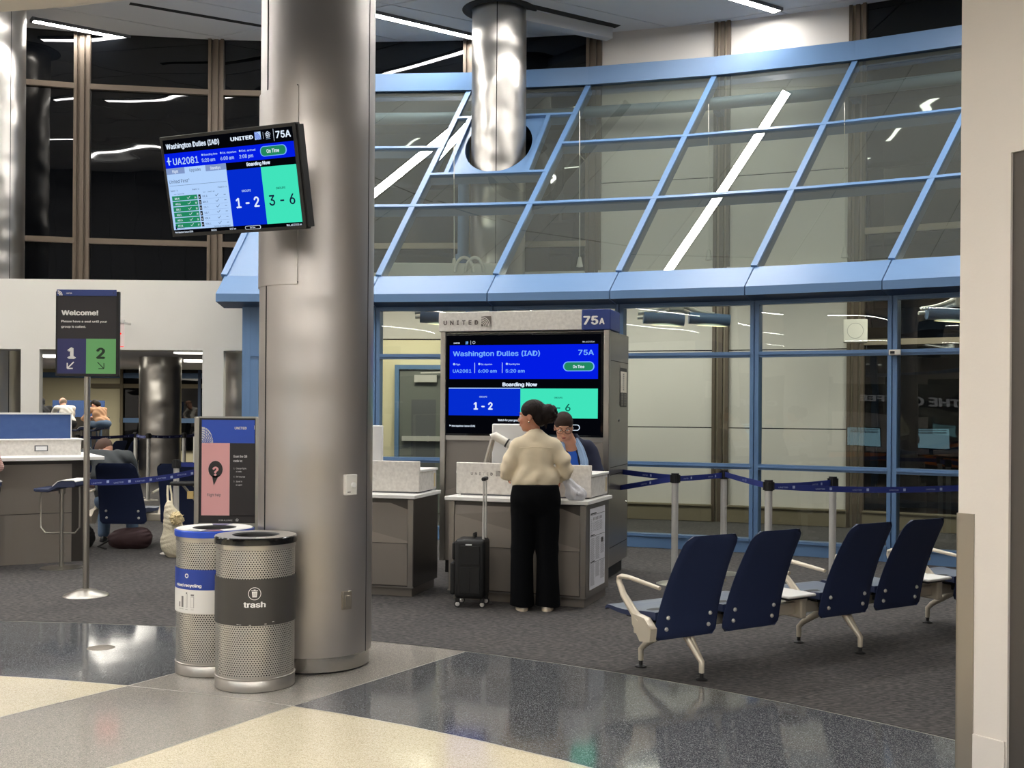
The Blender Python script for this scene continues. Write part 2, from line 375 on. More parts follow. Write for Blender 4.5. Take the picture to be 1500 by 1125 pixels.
class Gfx:
    def __init__(s, y=0.0): s.mb = MB(); s.mats = []; s.y = y; s.layer = 0
    def mi(s, m):
        if m not in s.mats: s.mats.append(m)
        return s.mats.index(m)
    def rect(s, x0, z0, x1, z1, m, lift=1):
        y = s.y - .0012 * lift; s.mb.add([(x0, y, z0), (x1, y, z0), (x1, y, z1), (x0, y, z1)], [(0, 1, 2, 3)], s.mi(m)); return s
    def poly(s, pts, m, lift=1):
        y = s.y - .0012 * lift; s.mb.add([(a, y, b) for a, b in pts], [tuple(range(len(pts)))], s.mi(m)); return s
    def rrect(s, x0, z0, x1, z1, r, m, lift=1):
        pts = []
        for cx, cz, a0 in ((x1 - r, z0 + r, -90), (x1 - r, z1 - r, 0), (x0 + r, z1 - r, 90), (x0 + r, z0 + r, 180)):
            for k in range(7): a = math.radians(a0 + 15 * k); pts.append((cx + r * math.cos(a), cz + r * math.sin(a)))
        return s.poly(pts, m, lift)
    def disc(s, x, z, r, m, lift=1, n=24, rx=None):
        return s.poly([(x + (rx or r) * math.cos(2 * PI * k / n), z + r * math.sin(2 * PI * k / n)) for k in range(n)], m, lift)
    def ring(s, x, z, r, w, m, lift=1, n=28, a0=0, a1=360):
        y = s.y - .0012 * lift; vs = []; fs = []
        for k in range(n + 1):
            a = math.radians(a0 + (a1 - a0) * k / n)
            for q in (r - w / 2, r + w / 2): vs.append((x + q * math.cos(a), y, z + q * math.sin(a)))
        for k in range(n): fs.append((2 * k, 2 * k + 1, 2 * k + 3, 2 * k + 2))
        s.mb.add(vs, fs, s.mi(m)); return s
    def line(s, pts, w, m, lift=1):
        y = s.y - .0012 * lift
        for (a, b), (c, d) in zip(pts[:-1], pts[1:]):
            L = math.hypot(c - a, d - b) or 1; nx, nz = -(d - b) / L * w / 2, (c - a) / L * w / 2
            s.mb.add([(a - nx, y, b - nz), (c - nx, y, d - nz), (c + nx, y, d + nz), (a + nx, y, b + nz)], [(0, 1, 2, 3)], s.mi(m))
        return s
    def text(s, txt, x, z, size, m, al='l', bold=0.0, cond=1.0, lift=2, T=None, W=None):   # size = cap height approx; z = baseline; W = fitted width
        vs, fs, a, b = text_mesh(txt, bold); k = size / .72
        if W: cond = W / ((b - a) * k)
        w = (b - a) * k * cond
        x0 = x if al == 'l' else (x - w / 2 if al == 'c' else x - w); y = s.y - .0012 * lift
        s.mb.add([((v[0] - a) * k * cond + x0, y - v[2] * .00012, z + v[1] * k) for v in vs], fs, s.mi(m)); return s
    def emblem(s, x, z, w, mbg, mfg, lift=2):    # square airline emblem: quarter globe of curved stripes
        if mbg: s.rect(x, z, x + w, z + w, mbg, lift)
        for k in range(5):
            r = w * (.3 + .16 * k); pts = []
            for q in range(9):
                a = math.radians(90 * q / 8); px_, pz = x + r * math.cos(a) * .98, z + r * math.sin(a)
                if px_ <= x + w * .99 and pz <= z + w * .99: pts.append((px_, pz))
            if len(pts) > 1: s.line(pts, w * .07, mfg, lift + 1)
        return s
    def build(s, name, parent, loc=None, rotz=0):
        o = s.mb.build(name, s.mats, parent, loc=loc, rotz=rotz); return o
# ------------------------------------------------------------------ plan geometry: the hall is laid out on circles about CC
CC = Vector((-4.13, -.06, 0))
def pol(th, R, z=0.0):
    a = math.radians(th); return Vector((CC.x + R * math.sin(a), CC.y + R * math.cos(a), z))
def polang(p): return math.degrees(math.atan2(p[0] - CC.x, p[1] - CC.y))
def project(p):
    x, y, z = p[0], p[1], p[2] - CAM_H
    return 750 + FPX * (x * CRO + z * SRO) / y, 598 - FPX * (-x * SRO + z * CRO) / y
CEIL = 7.14

# ---- floor: terrazzo fields, zinc strips, carpet
floor = struct('floor')
MB().box(-30, 30, -12, 40, -.12, -.035).build('floor_slab', 'ceiling_dark', floor)
C2 = Vector((-4.43, -.64, 0)); R1, R2 = 8.39, 7.42
def arc1(th): a = math.radians(th); return (CC.x + R1 * math.sin(a), CC.y + R1 * math.cos(a))
def arc2(th): a = math.radians(th); return (C2.x + R2 * math.sin(a), C2.y + R2 * math.cos(a))
def ang2(p): return math.degrees(math.atan2(p[0] - C2.x, p[1] - C2.y))
lo1, lo2 = (-.30, 7.385), (-1.157, 6.026); up2, up1 = (-2.187, 6.422), (-1.40, 7.79)
tl1, tl2, tu2, tu1 = polang(lo1), ang2(lo2), ang2(up2), polang(up1)
lo0 = (lo2[0] - .52 * 12, lo2[1] - .889 * 12); up0 = (up2[0] - .54 * 12, up2[1] - .843 * 12)
def seq(f, a, b, n=26): return [f(a + (b - a) * i / n) for i in range(n + 1)]
from mathutils.geometry import tessellate_polygon
def field(poly, m):
    n = len(poly); tri = tessellate_polygon([[Vector((a, b, 0)) for a, b in poly]]); mb = MB(); fs = []
    for t in tri:
        a, b, c = [Vector(poly[i]) for i in t]; ccw = (b - a).cross(c - a) > 0
        fs.append(tuple(t) if ccw else tuple(t)[::-1])
    mb.add([(a, b, 0) for a, b in poly] + [(a, b, -.03) for a, b in poly], fs + [(i, (i + 1) % n, n + (i + 1) % n, n + i) for i in range(n)])
    mb.build('terrazzo_panel', m, floor)
field(seq(arc2, tl2, 125) + seq(arc1, 125, tl1), 'terrazzo_dark')
field(seq(arc2, -90, tu2) + seq(arc1, tu1, -90), 'terrazzo_dark')
field(seq(arc2, tu2, tl2, 8) + seq(arc1, tl1, tu1, 8), 'terrazzo_grey')
field([lo0, (24, lo0[1]), (24, -4.9)] + seq(arc2, 125, tl2), 'terrazzo_cream')
field([lo0] + seq(arc2, tl2, tu2, 8) + [up0], 'terrazzo_grey')
field([up0] + seq(arc2, tu2, -90) + [(-24, -.64), (-24, up0[1])], 'terrazzo_cream')
for pts in (seq(arc1, -90, 125, 60), seq(arc2, -90, 125, 60), [up0, up2, up1], [lo0, lo2, lo1]):
    m = MB()
    for a, b in zip(pts[:-1], pts[1:]):
        m.bar((a[0], a[1], -.004), (b[0], b[1], -.004), .007, .0095)
    m.build('divider_strip', 'divider', floor)
m = MB(); N = 60
vs = []; fs = []
for i in range(N + 1):
    th = -100 + 235 * i / N
    for R in (R1 + .004, 11, 15, 24, 40): p = pol(th, R, .003); vs.append(tuple(p))
for i in range(N):
    for j in range(4): a = i * 5 + j; fs.append((a, a + 5, a + 6, a + 1)[::-1])
m.add(vs, [f[::-1] for f in fs]); m.build('carpet', 'carpet', floor)
m = MB(); m.lathe([(.0001, .004), (.075, .004), (.09, 0.0)], 32); o = m.build('floor_cover', 'plate_steel', None, smooth=True, loc=(-2.70, 7.43, 0.0))
tag(o, 'small round metal floor cover plate in dark terrazzo left of recycling bin', 'floor cover')

# ---- high ceiling: panels on a skewed grid with open joints
ceil = struct('ceiling')
MB().box(-32, 32, -1, 26, CEIL + .06, CEIL + .12).build('ceiling_backing', 'ceiling_dark', ceil)
ux, uy = Vector((.86, .51, 0)), Vector((.89, -.45, 0))
pu, pv, gap = 3.0, 1.55, .012
base = Vector((-1.7, 15.5, 0))
for i in range(-9, 10):
    for j in range(-16, 12):
        c = base + ux * pu * i + uy * pv * j; cen = c + ux * pu / 2 + uy * pv / 2
        r = (cen - CC).length
        if r < 5.6 or r > 19.6 or cen.y < 1 or abs(cen.x) > 19: continue
        poly = [c + ux * gap + uy * gap, c + ux * (pu - gap) + uy * gap, c + ux * (pu - gap) + uy * (pv - gap), c + ux * gap + uy * (pv - gap)]
        poly = [(p.x, p.y) for p in poly][::-1]
        MB().prism(poly, CEIL, CEIL + .05).build('ceiling_panel', 'ceiling', ceil)
def ceil_strip(p, q, w, mname, name, z0, z1, parent=ceil):
    m = MB(); p = Vector(p); q = Vector(q); t = (q - p).normalized(); a = Vector((-t.y, t.x, 0)) * w / 2
    m.prism([(p - a).xy[:], (q - a).xy[:], (q + a).xy[:], (p + a).xy[:]], z0, z1); return m.build(name, mname, parent)
def cp(px, py): return P(px, py, CEIL)
ceil_strip(cp(190, 5), cp(430, 46), .10, 'ceiling_dark', 'ceiling_slot', CEIL - .004, CEIL)
ceil_strip(cp(765, 6), cp(905, 39), .14, 'ceiling_dark', 'ceiling_slot', CEIL - .004, CEIL)
ceil_strip(cp(760, 14), cp(893, 42), .16, 'ceiling', 'ceiling_fin', CEIL - .16, CEIL - .005)
mat('fascia_grey', (96, 96, 98), .9)
# low concourse ceiling with its upstand
near = struct('ceiling_low')
ZL = 3.8
m = MB(); ring = [pol(-100 + 240 * i / 48, 6.5).xy[:] for i in range(49)]
poly = ring + [(24, -10), (-24, -10)]
m.prism(poly[::-1], ZL, ZL + .12); m.build('soffit', 'cream_wall', near)
m = MB()
for i in range(48):
    a, b = pol(-100 + 240 * i / 48, 6.5), pol(-100 + 240 * (i + 1) / 48, 6.5)
    m.bar((a.x, a.y, (ZL + .12 + CEIL) / 2), (b.x, b.y, (ZL + .12 + CEIL) / 2), .12, CEIL - ZL - .12)
m.build('fascia', 'fascia_grey', near)
# room behind and beside the camera
w = struct('wall_back'); MB().box(-22, 22, -10.2, -10, 0, ZL).build('wall_back_face', 'cream_wall', w)
for k, x in enumerate((-18, -12, -6, 0, 6, 12)): MB().box(x, x + 3.6, -10.0, -9.95, 0.3, 2.7).build('shopfront', 'black_gloss', w)
w = struct('wall_left'); MB().box(-20.2, -20, -10, 26, 0, CEIL).build('wall_left_face', 'cream_wall', w)
w = struct('wall_right'); MB().box(17, 17.2, -10, 26, 0, CEIL).build('wall_right_face', 'cream_wall', w)

# ---- linear LED strips in the ceiling
du, dn = Vector((.8210, .5709, 0)), Vector((-.5709, .8210, 0))
strips = [(17.2, 3.55, 5.2), (17.2, -4.2, 2.6), (14.1, 2.2, 9.08), (14.1, -5.5, 1.2), (10.7, 5.0, 11.85), (10.7, -3.5, 4.0), (10.7, 12.8, 17.5),
          (7.4, 5.2, 12.2), (7.4, -1.2, 3.9), (7.4, 13.4, 17), (4.2, 7.4, 13.4), (7.4, -9, -2.4), (20.4, -6, 1.0), (14.1, -12.5, -6.6), (10.7, -11.5, -4.8), (17.2, -12, -5.5)]  # the closing far-left strips are added to brighten the big steel column
lab = ['short bright ceiling light strip ending at the leftmost steel column', None, 'bright ceiling light strip running behind the big steel column to the bronze mullion', None,
       'bright ceiling light strip at the top right above the cream panels']
for k, (b, a0, a1) in enumerate(strips):
    p = du * a0 + dn * b; q = du * a1 + dn * b
    L = (q - p).length; ang = math.atan2(du.y, du.x)
    t = thing('ceiling_light', (lab[k] if k < 5 and lab[k] else 'unseen linear ceiling light strip of the lounge outside the picture'), 'light',
              (*((p + q) / 2).xy, CEIL), ang, 'linear ceiling light strips')
    m = MB(); m.box(-L / 2 - .03, L / 2 + .03, -.085, -.065, -.045, 0).box(-L / 2 - .03, L / 2 + .03, .065, .085, -.045, 0)
    m.box(-L / 2 - .03, -L / 2, -.065, .065, -.045, 0).box(L / 2, L / 2 + .03, -.065, .065, -.045, 0); m.build('housing', 'grey_plastic', t)
    MB().box(-L / 2, L / 2, -.062, .062, -.04, -.012).build('diffuser', 'led', t)

for k, (x, y0, y1) in enumerate(((-5.2, -7, 4.6), (-2.0, -7, 4.9), (1.0, -7, 3.4), (3.6, -7, .5), (6.6, -7, -2.0), (-9, -7, 3), (-12.5, -7, 1.5), (-16, -7, 0))):  # leftmost strips are added so the column's left side reflects more light
    t = thing('ceiling_light', 'long unseen light strip in the low concourse ceiling behind the camera', 'light', (x, (y0 + y1) / 2, ZL), 0, 'light strips of the low concourse ceiling')
    L = (y1 - y0) / 2; MB().box(-.075, -.055, -L, L, -.035, 0).box(.055, .075, -L, L, -.035, 0).build('housing', 'grey_plastic', t); MB().box(-.055, .055, -L, L, -.03, -.01).build('diffuser', 'led_low', t)
# ---- nodes of the glazed enclosure
TH = [2.3, 4.1, 10.1, 16.0, 22.0, 28.25, 34.1, 40.1, 46.1]          # 0 is the free left end
def Bn(th): return pol(th, 13.95 + .018 * th, 3.21)
def Tn(th): return pol(th + 1.5, 17.0 + .022 * (th + 1.5) - (0.0), 6.35)
def Wn(th, z): return pol(th, 13.90 + .018 * th, z)
roofw = struct('window_2')
def rp(k, f, s):                                                     # point on the sloped glazing
    b = Bn(TH[k]).lerp(Bn(TH[k + 1]), f); t = Tn(TH[k]).lerp(Tn(TH[k + 1]), f); return b.lerp(t, s)
def rnorm(k):
    a, b, c = rp(k, 0, 0), rp(k, 1, 0), rp(k, 0, 1); n = (b - a).cross(c - a).normalized(); return n if n.z > 0 else -n
def fsolve(k, s, px):
    lo, hi = 0.0, 1.0
    for _ in range(30):
        f = (lo + hi) / 2
        if project(rp(k, f, s))[0] < px: lo = f
        else: hi = f
    return (lo + hi) / 2
for k in range(len(TH)):
    kk = min(k, len(TH) - 2); n = rnorm(kk); a, b = Bn(TH[k]), Tn(TH[k])
    if k == 1: continue
    m = MB(); m.bar(a, b, .075, .05, up=n); m.bar(a - n * .085, b - n * .085, .055, .12, up=n); m.build('rafter', 'blue_frame', roofw)
def purlin(k, f0, f1, s, name='purlin'):
    n = rnorm(k); a, b = rp(k, f0, s), rp(k, f1, s); m = MB(); m.bar(a + n * .01, b + n * .01, .05, .035, up=n); m.bar(a - n * .075, b - n * .075, .05, .13, up=n); m.build(name, 'blue_frame', roofw)
rows = [0, .328, .644, 1.0]
for k in range(len(TH) - 1):
    if k == 0: continue
    if k == 2:
        purlin(k, 0, 1, .328); purlin(k, 0, 1, .493)
        fl, fr = fsolve(k, .817, 689), fsolve(k, .817, 804)
        purlin(k, 0, 1, .817)
        n = rnorm(k)
        fl0, fr0 = fsolve(k, .493, 653), fsolve(k, .493, 771)
        for f0, f1 in ((fl0, fl), (fr0, fr)):
            a, b = rp(k, f0, .493), rp(k, f1, .817); m = MB(); m.bar(a, b, .06, .05, up=n); m.bar(a - n * .085, b - n * .085, .05, .12, up=n); m.build('rafter', 'blue_frame', roofw)
        # panes around the opening
        for q in ((0, 1, 0, .328), (0, 1, .328, .493), (0, 1, .817, 1.0)):
            m = MB(); m.add([rp(k, q[0], q[2]), rp(k, q[1], q[2]), rp(k, q[1], q[3]), rp(k, q[0], q[3])], [(0, 1, 2, 3)]); m.build('glass_pane', 'roof_glass', roofw)
        m = MB(); m.add([rp(k, 0, .493), rp(k, fl0, .493), rp(k, fl, .817), rp(k, 0, .817)], [(0, 1, 2, 3)]); m.build('glass_pane', 'roof_glass', roofw)
        m = MB(); m.add([rp(k, fr0, .493), rp(k, 1, .493), rp(k, 1, .817), rp(k, fr, .817)], [(0, 1, 2, 3)]); m.build('glass_pane', 'roof_glass', roofw)
        # sheet metal collar with a hole round the column
        cx, cy = PD(730, 250, 15.7).xy
        A, B, Cq, D = rp(k, fl0, .493), rp(k, fr0, .493), rp(k, fr, .817), rp(k, fl, .817)
        nn = (B - A).cross(D - A).normalized(); inner = []; outer = []
        for i in range(40):
            a = 2 * PI * i / 40; x, y = cx + .47 * math.cos(a), cy + .47 * math.sin(a)
            z = A.z - (nn.x * (x - A.x) + nn.y * (y - A.y)) / nn.z; inner.append(Vector((x, y, z)))
        quad = [A, B, Cq, D]; per = []
        for i in range(40):                                          # match each rim point to the frame by casting from the centre in the sheet plane
            cen = sum(quad, Vector()) / 4; d = inner[i] - cen; best = None
            c0 = Vector((cx, cy, 0)); d2 = (inner[i].xy - c0.xy)
            for j in range(4):
                p, q = quad[j], quad[(j + 1) % 4]; e = q - p; den = d2.x * e.y - d2.y * e.x
                if abs(den) < 1e-9: continue
                w_ = p.xy - c0.xy; tt = (w_.x * e.y - w_.y * e.x) / den; uu = (w_.x * d2.y - w_.y * d2.x) / den
                if tt > 0 and -1e-6 <= uu <= 1 + 1e-6 and (best is None or tt < best[0]): best = (tt, p + e * uu)
            per.append(best[1] if best and best[0] > 1 else inner[i])
        vs = [tuple(v - n * .02) for v in inner] + [tuple(v - n * .02) for v in per]
        m = MB(); m.add(vs, [(i, (i + 1) % 40, 40 + (i + 1) % 40, 40 + i) for i in range(40)]); m.build('column_collar', 'blue_frame', roofw)
        continue
    f0 = 0
    for j in range(3):
        m = MB(); m.grid(lambda u, v: tuple(rp(k, u, rows[j] + (rows[j + 1] - rows[j]) * v)), 12, 6); m.build('glass_pane', 'roof_glass', roofw, smooth=True)
        if j: purlin(k, 0, 1, rows[j])
# left free end: blue flashing sheet from fascia end up the slope
m = MB(); a, b, c, d = Bn(TH[0]), Bn(TH[1]), Tn(TH[1]), Tn(TH[0])
m.add([a, b, b.lerp(c, 1), a.lerp(d, 1)], [(0, 1, 2, 3)]); m.build('end_flashing', 'blue_frame', roofw)
# top beam and gutter fascia, one length per bay
for k in range(len(TH) - 1):
    a, b = Tn(TH[k]), Tn(TH[k + 1])
    m = MB(); nrm = Vector((a.y - b.y, b.x - a.x, 0)).normalized()
    dwn = -nrm if (nrm.dot((a - CC)) > 0) else nrm
    m.bar(a + dwn * .03 + Vector((0, 0, .11)), b + dwn * .03 + Vector((0, 0, .11)), .12, .26); m.build('top_beam', 'blue_frame', roofw)
    if k == 0:
        A, B = Bn(TH[0]), Bn(TH[2])
    elif k == 1: continue
    else: A, B = Bn(TH[k]), Bn(TH[k + 1])
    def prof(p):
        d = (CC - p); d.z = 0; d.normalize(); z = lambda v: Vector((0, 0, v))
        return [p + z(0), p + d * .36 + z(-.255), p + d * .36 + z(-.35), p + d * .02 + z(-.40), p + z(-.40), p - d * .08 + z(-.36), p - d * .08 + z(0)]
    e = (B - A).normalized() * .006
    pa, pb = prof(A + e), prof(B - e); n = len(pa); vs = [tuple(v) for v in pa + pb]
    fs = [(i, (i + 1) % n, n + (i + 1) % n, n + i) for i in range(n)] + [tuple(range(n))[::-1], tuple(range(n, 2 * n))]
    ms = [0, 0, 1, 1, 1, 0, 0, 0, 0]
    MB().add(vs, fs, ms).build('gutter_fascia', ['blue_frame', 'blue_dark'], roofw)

# ---- vertical glass wall of the enclosure
gw = struct('window_1')
WT = [3.55, 10.1, 16.0, 22.15, 28.4, 34.25, 40.1, 46.1]
for k, th in enumerate(WT):
    p = Wn(th, 0); d = (CC - p); d.z = 0; d.normalize(); s = Vector((-d.y, d.x, 0))
    m = MB(); w_ = .062
    m.T = Matrix(((s.x, -d.x, 0, p.x), (s.y, -d.y, 0, p.y), (0, 0, 1, 0), (0, 0, 0, 1)))
    m.box(-.05, -.008, -.05, .09, 0, 2.82).box(.008, .05, -.05, .09, 0, 2.82).box(-.03, .03, -.03, .13, 0, 2.82); m.build('mullion', 'blue_frame', gw)
# side-on edge is visible left of the big column: end post
p = Wn(3.55, 0); MB().box(p.x - .03, p.x + .15, p.y - .05, p.y + .5, 0, 2.84).build('end_post', 'blue_frame', gw)
for k in range(len(WT) - 1):
    a, b = Wn(WT[k], 0), Wn(WT[k + 1], 0); t = (b - a).normalized() * .05; a2, b2 = a + t, b - t
    for z, h, nm in ((2.22, .062, 'rail'), (.965, .062, 'rail'), (2.80, .05, 'head_rail')):
        Z = Vector((0, 0, z)); m = MB(); m.bar(a2 + Z, b2 + Z, .10, h); m.bar(a2 + Z, b2 + Z, .13, .014); m.build(nm, 'blue_frame', gw)
    m = MB(); m.bar(a2 + Vector((0, 0, .085)), b2 + Vector((0, 0, .085)), .12, .16); m.bar(a2 + Vector((0, 0, .15)), b2 + Vector((0, 0, .15)), .15, .03); m.build('base_rail', 'blue_frame', gw)
    for z0, z1 in ((.165, .934), (.996, 2.189), (2.251, 2.775)):
        m = MB(); m.add([a + Vector((0, 0, z0)), b + Vector((0, 0, z0)), b + Vector((0, 0, z1)), a + Vector((0, 0, z1))], [(0, 1, 2, 3)]); m.build('glass_pane', 'facade_glass', gw)
# small door sensor on a rail
q = Wn(34.25, 2.215); o = MB().box(-.06, .06, -.03, .03, -.03, .03).build('door_sensor', 'offwhite', None, bevel=.008, loc=q + Vector((-.02, -.1, 0)), rotz=-.4)
MB().box(-.045, 0, -.034, -.03, -.014, .014).build('sensor_window', 'black', o); tag(o, 'small white sensor box on the crossing of two blue frame bars', 'sensor')

# ---- outer curtain wall with bronze mullions
cw = struct('window_3')
OT = [-34, -27.2, -20.6, -14.1, -7.75, -1.25, 5.1, 11.55, 17.65, 23.75, 29.75, 35.9, 42.0, 48.5, 55]
def On(th, z): return pol(th, 17.12 + .022 * th, z)
for th in OT:
    p = On(th, 0); d = (CC - p); d.z = 0; d.normalize(); s = Vector((-d.y, d.x, 0)); m = MB()
    m.T = Matrix(((s.x, -d.x, 0, p.x), (s.y, -d.y, 0, p.y), (0, 0, 1, 0), (0, 0, 0, 1)))
    for x0, x1, y0, mi in ((-.115, -.07, -.05, 0), (-.07, -.03, .0, 1), (-.03, .03, -.03, 0), (.03, .07, 0, 1), (.07, .115, -.05, 0)): m.box(x0, x1, y0, .12, 0 if th > 4 else 3.15, CEIL, mi)
    m.build('mullion', ['bronze', 'bronze_light'] if th > 20 else ['bronze', 'bronze'], cw)
for k in range(len(OT) - 1):
    a, b = On(OT[k], 0), On(OT[k + 1], 0); t = (b - a).normalized() * .11; a, b = a + t, b - t
    Zv = lambda z: Vector((0, 0, z))
    cream = OT[k] in (17.65, 23.75)
    def pane(z0, z1, mname, name, off=.03, thick=.03):
        dd = (a - CC); dd.z = 0; dd.normalize(); o_ = dd * off
        m = MB(); m.bar(a + o_ + Zv((z0 + z1) / 2), b + o_ + Zv((z0 + z1) / 2), thick, z1 - z0); return m.build(name, mname, cw)
    if cream:
        for z0, z1 in ((.24, 1.335), (1.35, 2.44), (2.455, 3.45), (3.47, 4.92), (4.935, 6.35), (6.36, CEIL)): pane(z0, z1, 'beige_panel', 'wall_panel')
    elif OT[k] == 5.1:
        pane(.0, 2.62, 'warm_panel', 'wall_panel'); pane(2.64, 3.45, 'beige_panel', 'wall_panel'); pane(3.64, 4.0, 'night_glass', 'glass_pane'); pane(4.08, 6.31, 'night_glass', 'glass_pane'); pane(6.37, CEIL, 'night_glass', 'glass_pane')
        m = MB(); m.bar(a + Zv(4.04), b + Zv(4.04), .1, .08); m.build('transom', 'bronze_light', cw)
    elif OT[k] == 11.55:
        pane(.24, 2.1, 'beige_panel', 'wall_panel'); pane(2.12, 3.45, 'beige_panel', 'wall_panel'); pane(3.64, 4.0, 'night_glass', 'glass_pane'); pane(4.08, 6.31, 'night_glass', 'glass_pane'); pane(6.37, CEIL, 'night_glass', 'glass_pane')
        m = MB(); m.bar(a + Zv(4.04), b + Zv(4.04), .1, .08); m.build('transom', 'bronze_light', cw)
    else:
        lowz = .24 if OT[k] > 5 else 3.2
        if OT[k] > 5: pane(.24, 2.50, 'night_glass', 'glass_pane'); pane(2.56, 4.0, 'night_glass', 'glass_pane')
        else: pane(3.2, 4.0, 'night_glass', 'glass_pane')
        pane(4.08, 6.29, 'night_glass', 'glass_pane'); pane(6.37, CEIL, 'night_glass', 'glass_pane')
        for z in (4.04, 6.33) + ((2.53,) if OT[k] > 5 else ()):
            m = MB(); m.bar(a + Zv(z), b + Zv(z), .1, .08); m.build('transom', 'bronze_light' if OT[k] > 5 else 'bronze', cw)
    if OT[k] >= 5:
        m = MB(); m.bar(a + Zv(3.54), b + Zv(3.54), .3, .16); m.build('ledge', 'offwhite', cw)
        if OT[k] > 11:
            m = MB(); m.bar(a + Zv(.12), b + Zv(.12), .16, .22); m.bar(a + Zv(.235), b + Zv(.235), .2, .02); m.build('curb', 'sill', cw)
# door in the warm wall behind the glass
dr = struct('door_1')
a, b = On(5.1, 0), On(11.55, 0); t = (b - a).normalized(); ang = math.atan2(t.y, t.x)
pc = P(579, 700, .8); # frame left edge direction
f = None
for i in range(200):
    q = a + (b - a) * i / 199.0
    if project(q + Vector((0, 0, 1.2)))[0] > 579: f = q; break
dr.location = f - Vector((-t.y, t.x, 0)) * -0.0 + Vector((t.y, -t.x, 0)) * .06; dr.rotation_euler = (0, 0, ang)
MB().box(0, .065, -.06, .04, 0, 2.24).box(1.03, 1.095, -.06, .04, 0, 2.24).box(0.065, 1.03, -.06, .04, 2.175, 2.24).build('door_frame', 'blue_frame', dr)
mat('door_grey', (112, 116, 112), .45)
d = MB().box(.07, 1.025, -.02, .03, .01, 2.17).build('door_leaf', 'door_grey', dr)
MB().box(.25, .62, -.028, -.02, .72, 1.72).build('notice', 'grey_plastic', d)
MB().box(.12, 1.0, -.10, -.03, 1.10, 1.17).box(.5, .52, -.104, -.03, 1.095, 1.175).build('push_bar', 'alu_bright', d)
MB().box(.30, .64, -.09, -.02, 1.98, 2.09).bar((.40, -.1, 2.12), (.74, -.1, 2.13), .025, .02).build('door_closer', 'alu_bright', d)

# ---- things inside the enclosure seen through the glass
mat('pipe_paint', (104, 124, 142), .5)
t = thing('header_pipe', 'long blue-grey pipe along the top behind the sloped glazing', 'pipe')
pts = [pol(th, 16.84 + .022 * th, 5.9) for th in (4, 10, 16, 22, 28, 34, 40, 46)]
MB().tube(pts, .085, 14).build('pipe_run', 'pipe_paint', t, smooth=True)
for th in (17.6, 23.7, 29.75):
    p = pol(th, 16.86 + .022 * th, 5.9); MB().box(-.05, .05, -.02, .25, -.12, .10).build('pipe_bracket', 'blue_dark', t, loc=p, rotz=-math.radians(th))
p = PD(679, 300, 16.6)
t = thing('drain_pipe', 'vertical blue-grey drain pipe with elbow behind the sloped glass left of column', 'pipe', (p.x, p.y, 0))
MB().tube([(0, 0, 5.9), (0, 0, 4.0), (0, 0, 3.72), (.03, 0, 3.65), (.10, 0, 3.62), (.16, 0, 3.62)], .085, 14).build('pipe_run', 'blue_frame', t, smooth=True)
MB().cyl(.115, 3.78, 3.86, 18).build('pipe_collar', 'blue_frame', t, smooth=True)
def cord(px, y0, y1, D, label, weight=True):
    a, b = PD(px, y0, D), PD(px + .3, y1, D)
    t = thing('pull_cord', label, 'cord', (b.x, b.y, b.z), 0, 'cords hanging behind the sloped glass')
    MB().tube([(a.x - b.x, 0, a.z - b.z), (0, 0, 0)], .006, 6).build('cord', 'offwhite', t)
    if weight: MB().lathe([(.001, .06), (.02, .05), (.045, -.08), (.001, -.09)], 14).build('weight', 'offwhite', t, smooth=True)
cord(849, 162, 382, 15.2, 'thin white cord with cone weight hanging right of the round column')
cord(1038, 152, 372, 14.9, 'thin white cord with cone weight hanging behind the middle sloped pane')
cord(1237, 150, 368, 14.2, 'thin white cord with weight hanging beside the right bronze mullion')
cord(665, 200, 384, 15.2, 'thin white cord with weight hanging left of the round column')
# wide white ducts lying on the ledge
t = thing('cove_duct', 'white ribbed duct with round hoops lying behind the gutter left of column', 'duct', PD(650, 396, 15.2))
MB().box(-.75, .75, -.1, .1, -.1, .09).build('duct_body', 'offwhite', t, bevel=.02)
for x in (.28, .42): MB().tube([(x + .12 * math.cos(a_ * PI / 10), -.13, -.04 + .2 * math.sin(a_ * PI / 10)) for a_ in range(11)], .022, 8).build('hoop', 'offwhite', t, smooth=True)
# double-armed lamps
def arm_lamp(px, py, D, label, rot=0.0, sc=1.0, px1=None):
    c = PD(px, py, D); t = thing('wall_lamp', label, 'lamp', c, rot, 'double-armed lamps behind the glass')
    t.scale = (sc, sc, sc)
    MB().box(-.09, .09, -.08, .12, -.06, .10).build('bracket', 'offwhite', t, bevel=.015)
    for s in (-1, 1):
        m = MB()
        for dy, h in ((-.03, .0), (.05, -.05)):
            pts = [(s * (.05 + .42 * k / 6), dy, .03 + h - .02 * k - .012 * (k * (k - 6)) * -.25) for k in range(7)]; m.tube(pts, [.032 - .002 * k for k in range(7)], 8)
        m.build('arm', 'offwhite', t, smooth=True)
        h = MB().tube([(s * .28 - .12, -.02, -.14), (s * .28 + (.5 - .12 if s > 0 else .38), -.02, -.17)], .075, 16).build('lamp_head', 'blue_frame' if s < 2 else 'white', t, smooth=True)
        if s > 0: pass
        m = MB(); x0 = s * .28 - .04; m.grid(lambda u, v: (x0 + .40 * u, -.02 + .06 * (v - .5) * (1 - (2 * u - 1) ** 2) * 1.4, -.225 - .02 * u), 8, 2)
        m.build('lens', 'lamp_warm', h, loc=(0, 0, -.004))
arm_lamp(990, 449, 13.9, 'white double-armed lamp with two blue-grey heads behind glass right of the gate tower')
arm_lamp(663, 448, 14.1, 'double-armed lamp with blue-grey heads behind glass left above the airline sign')
arm_lamp(1408, 441, 12.9, 'double-armed lamp with blue-grey heads behind glass at the right wall')
c = PD(1253, 485, 14.6); t = thing('wall_speaker', 'square white loudspeaker on the bronze mullion behind the glass', 'speaker', c, -.3)
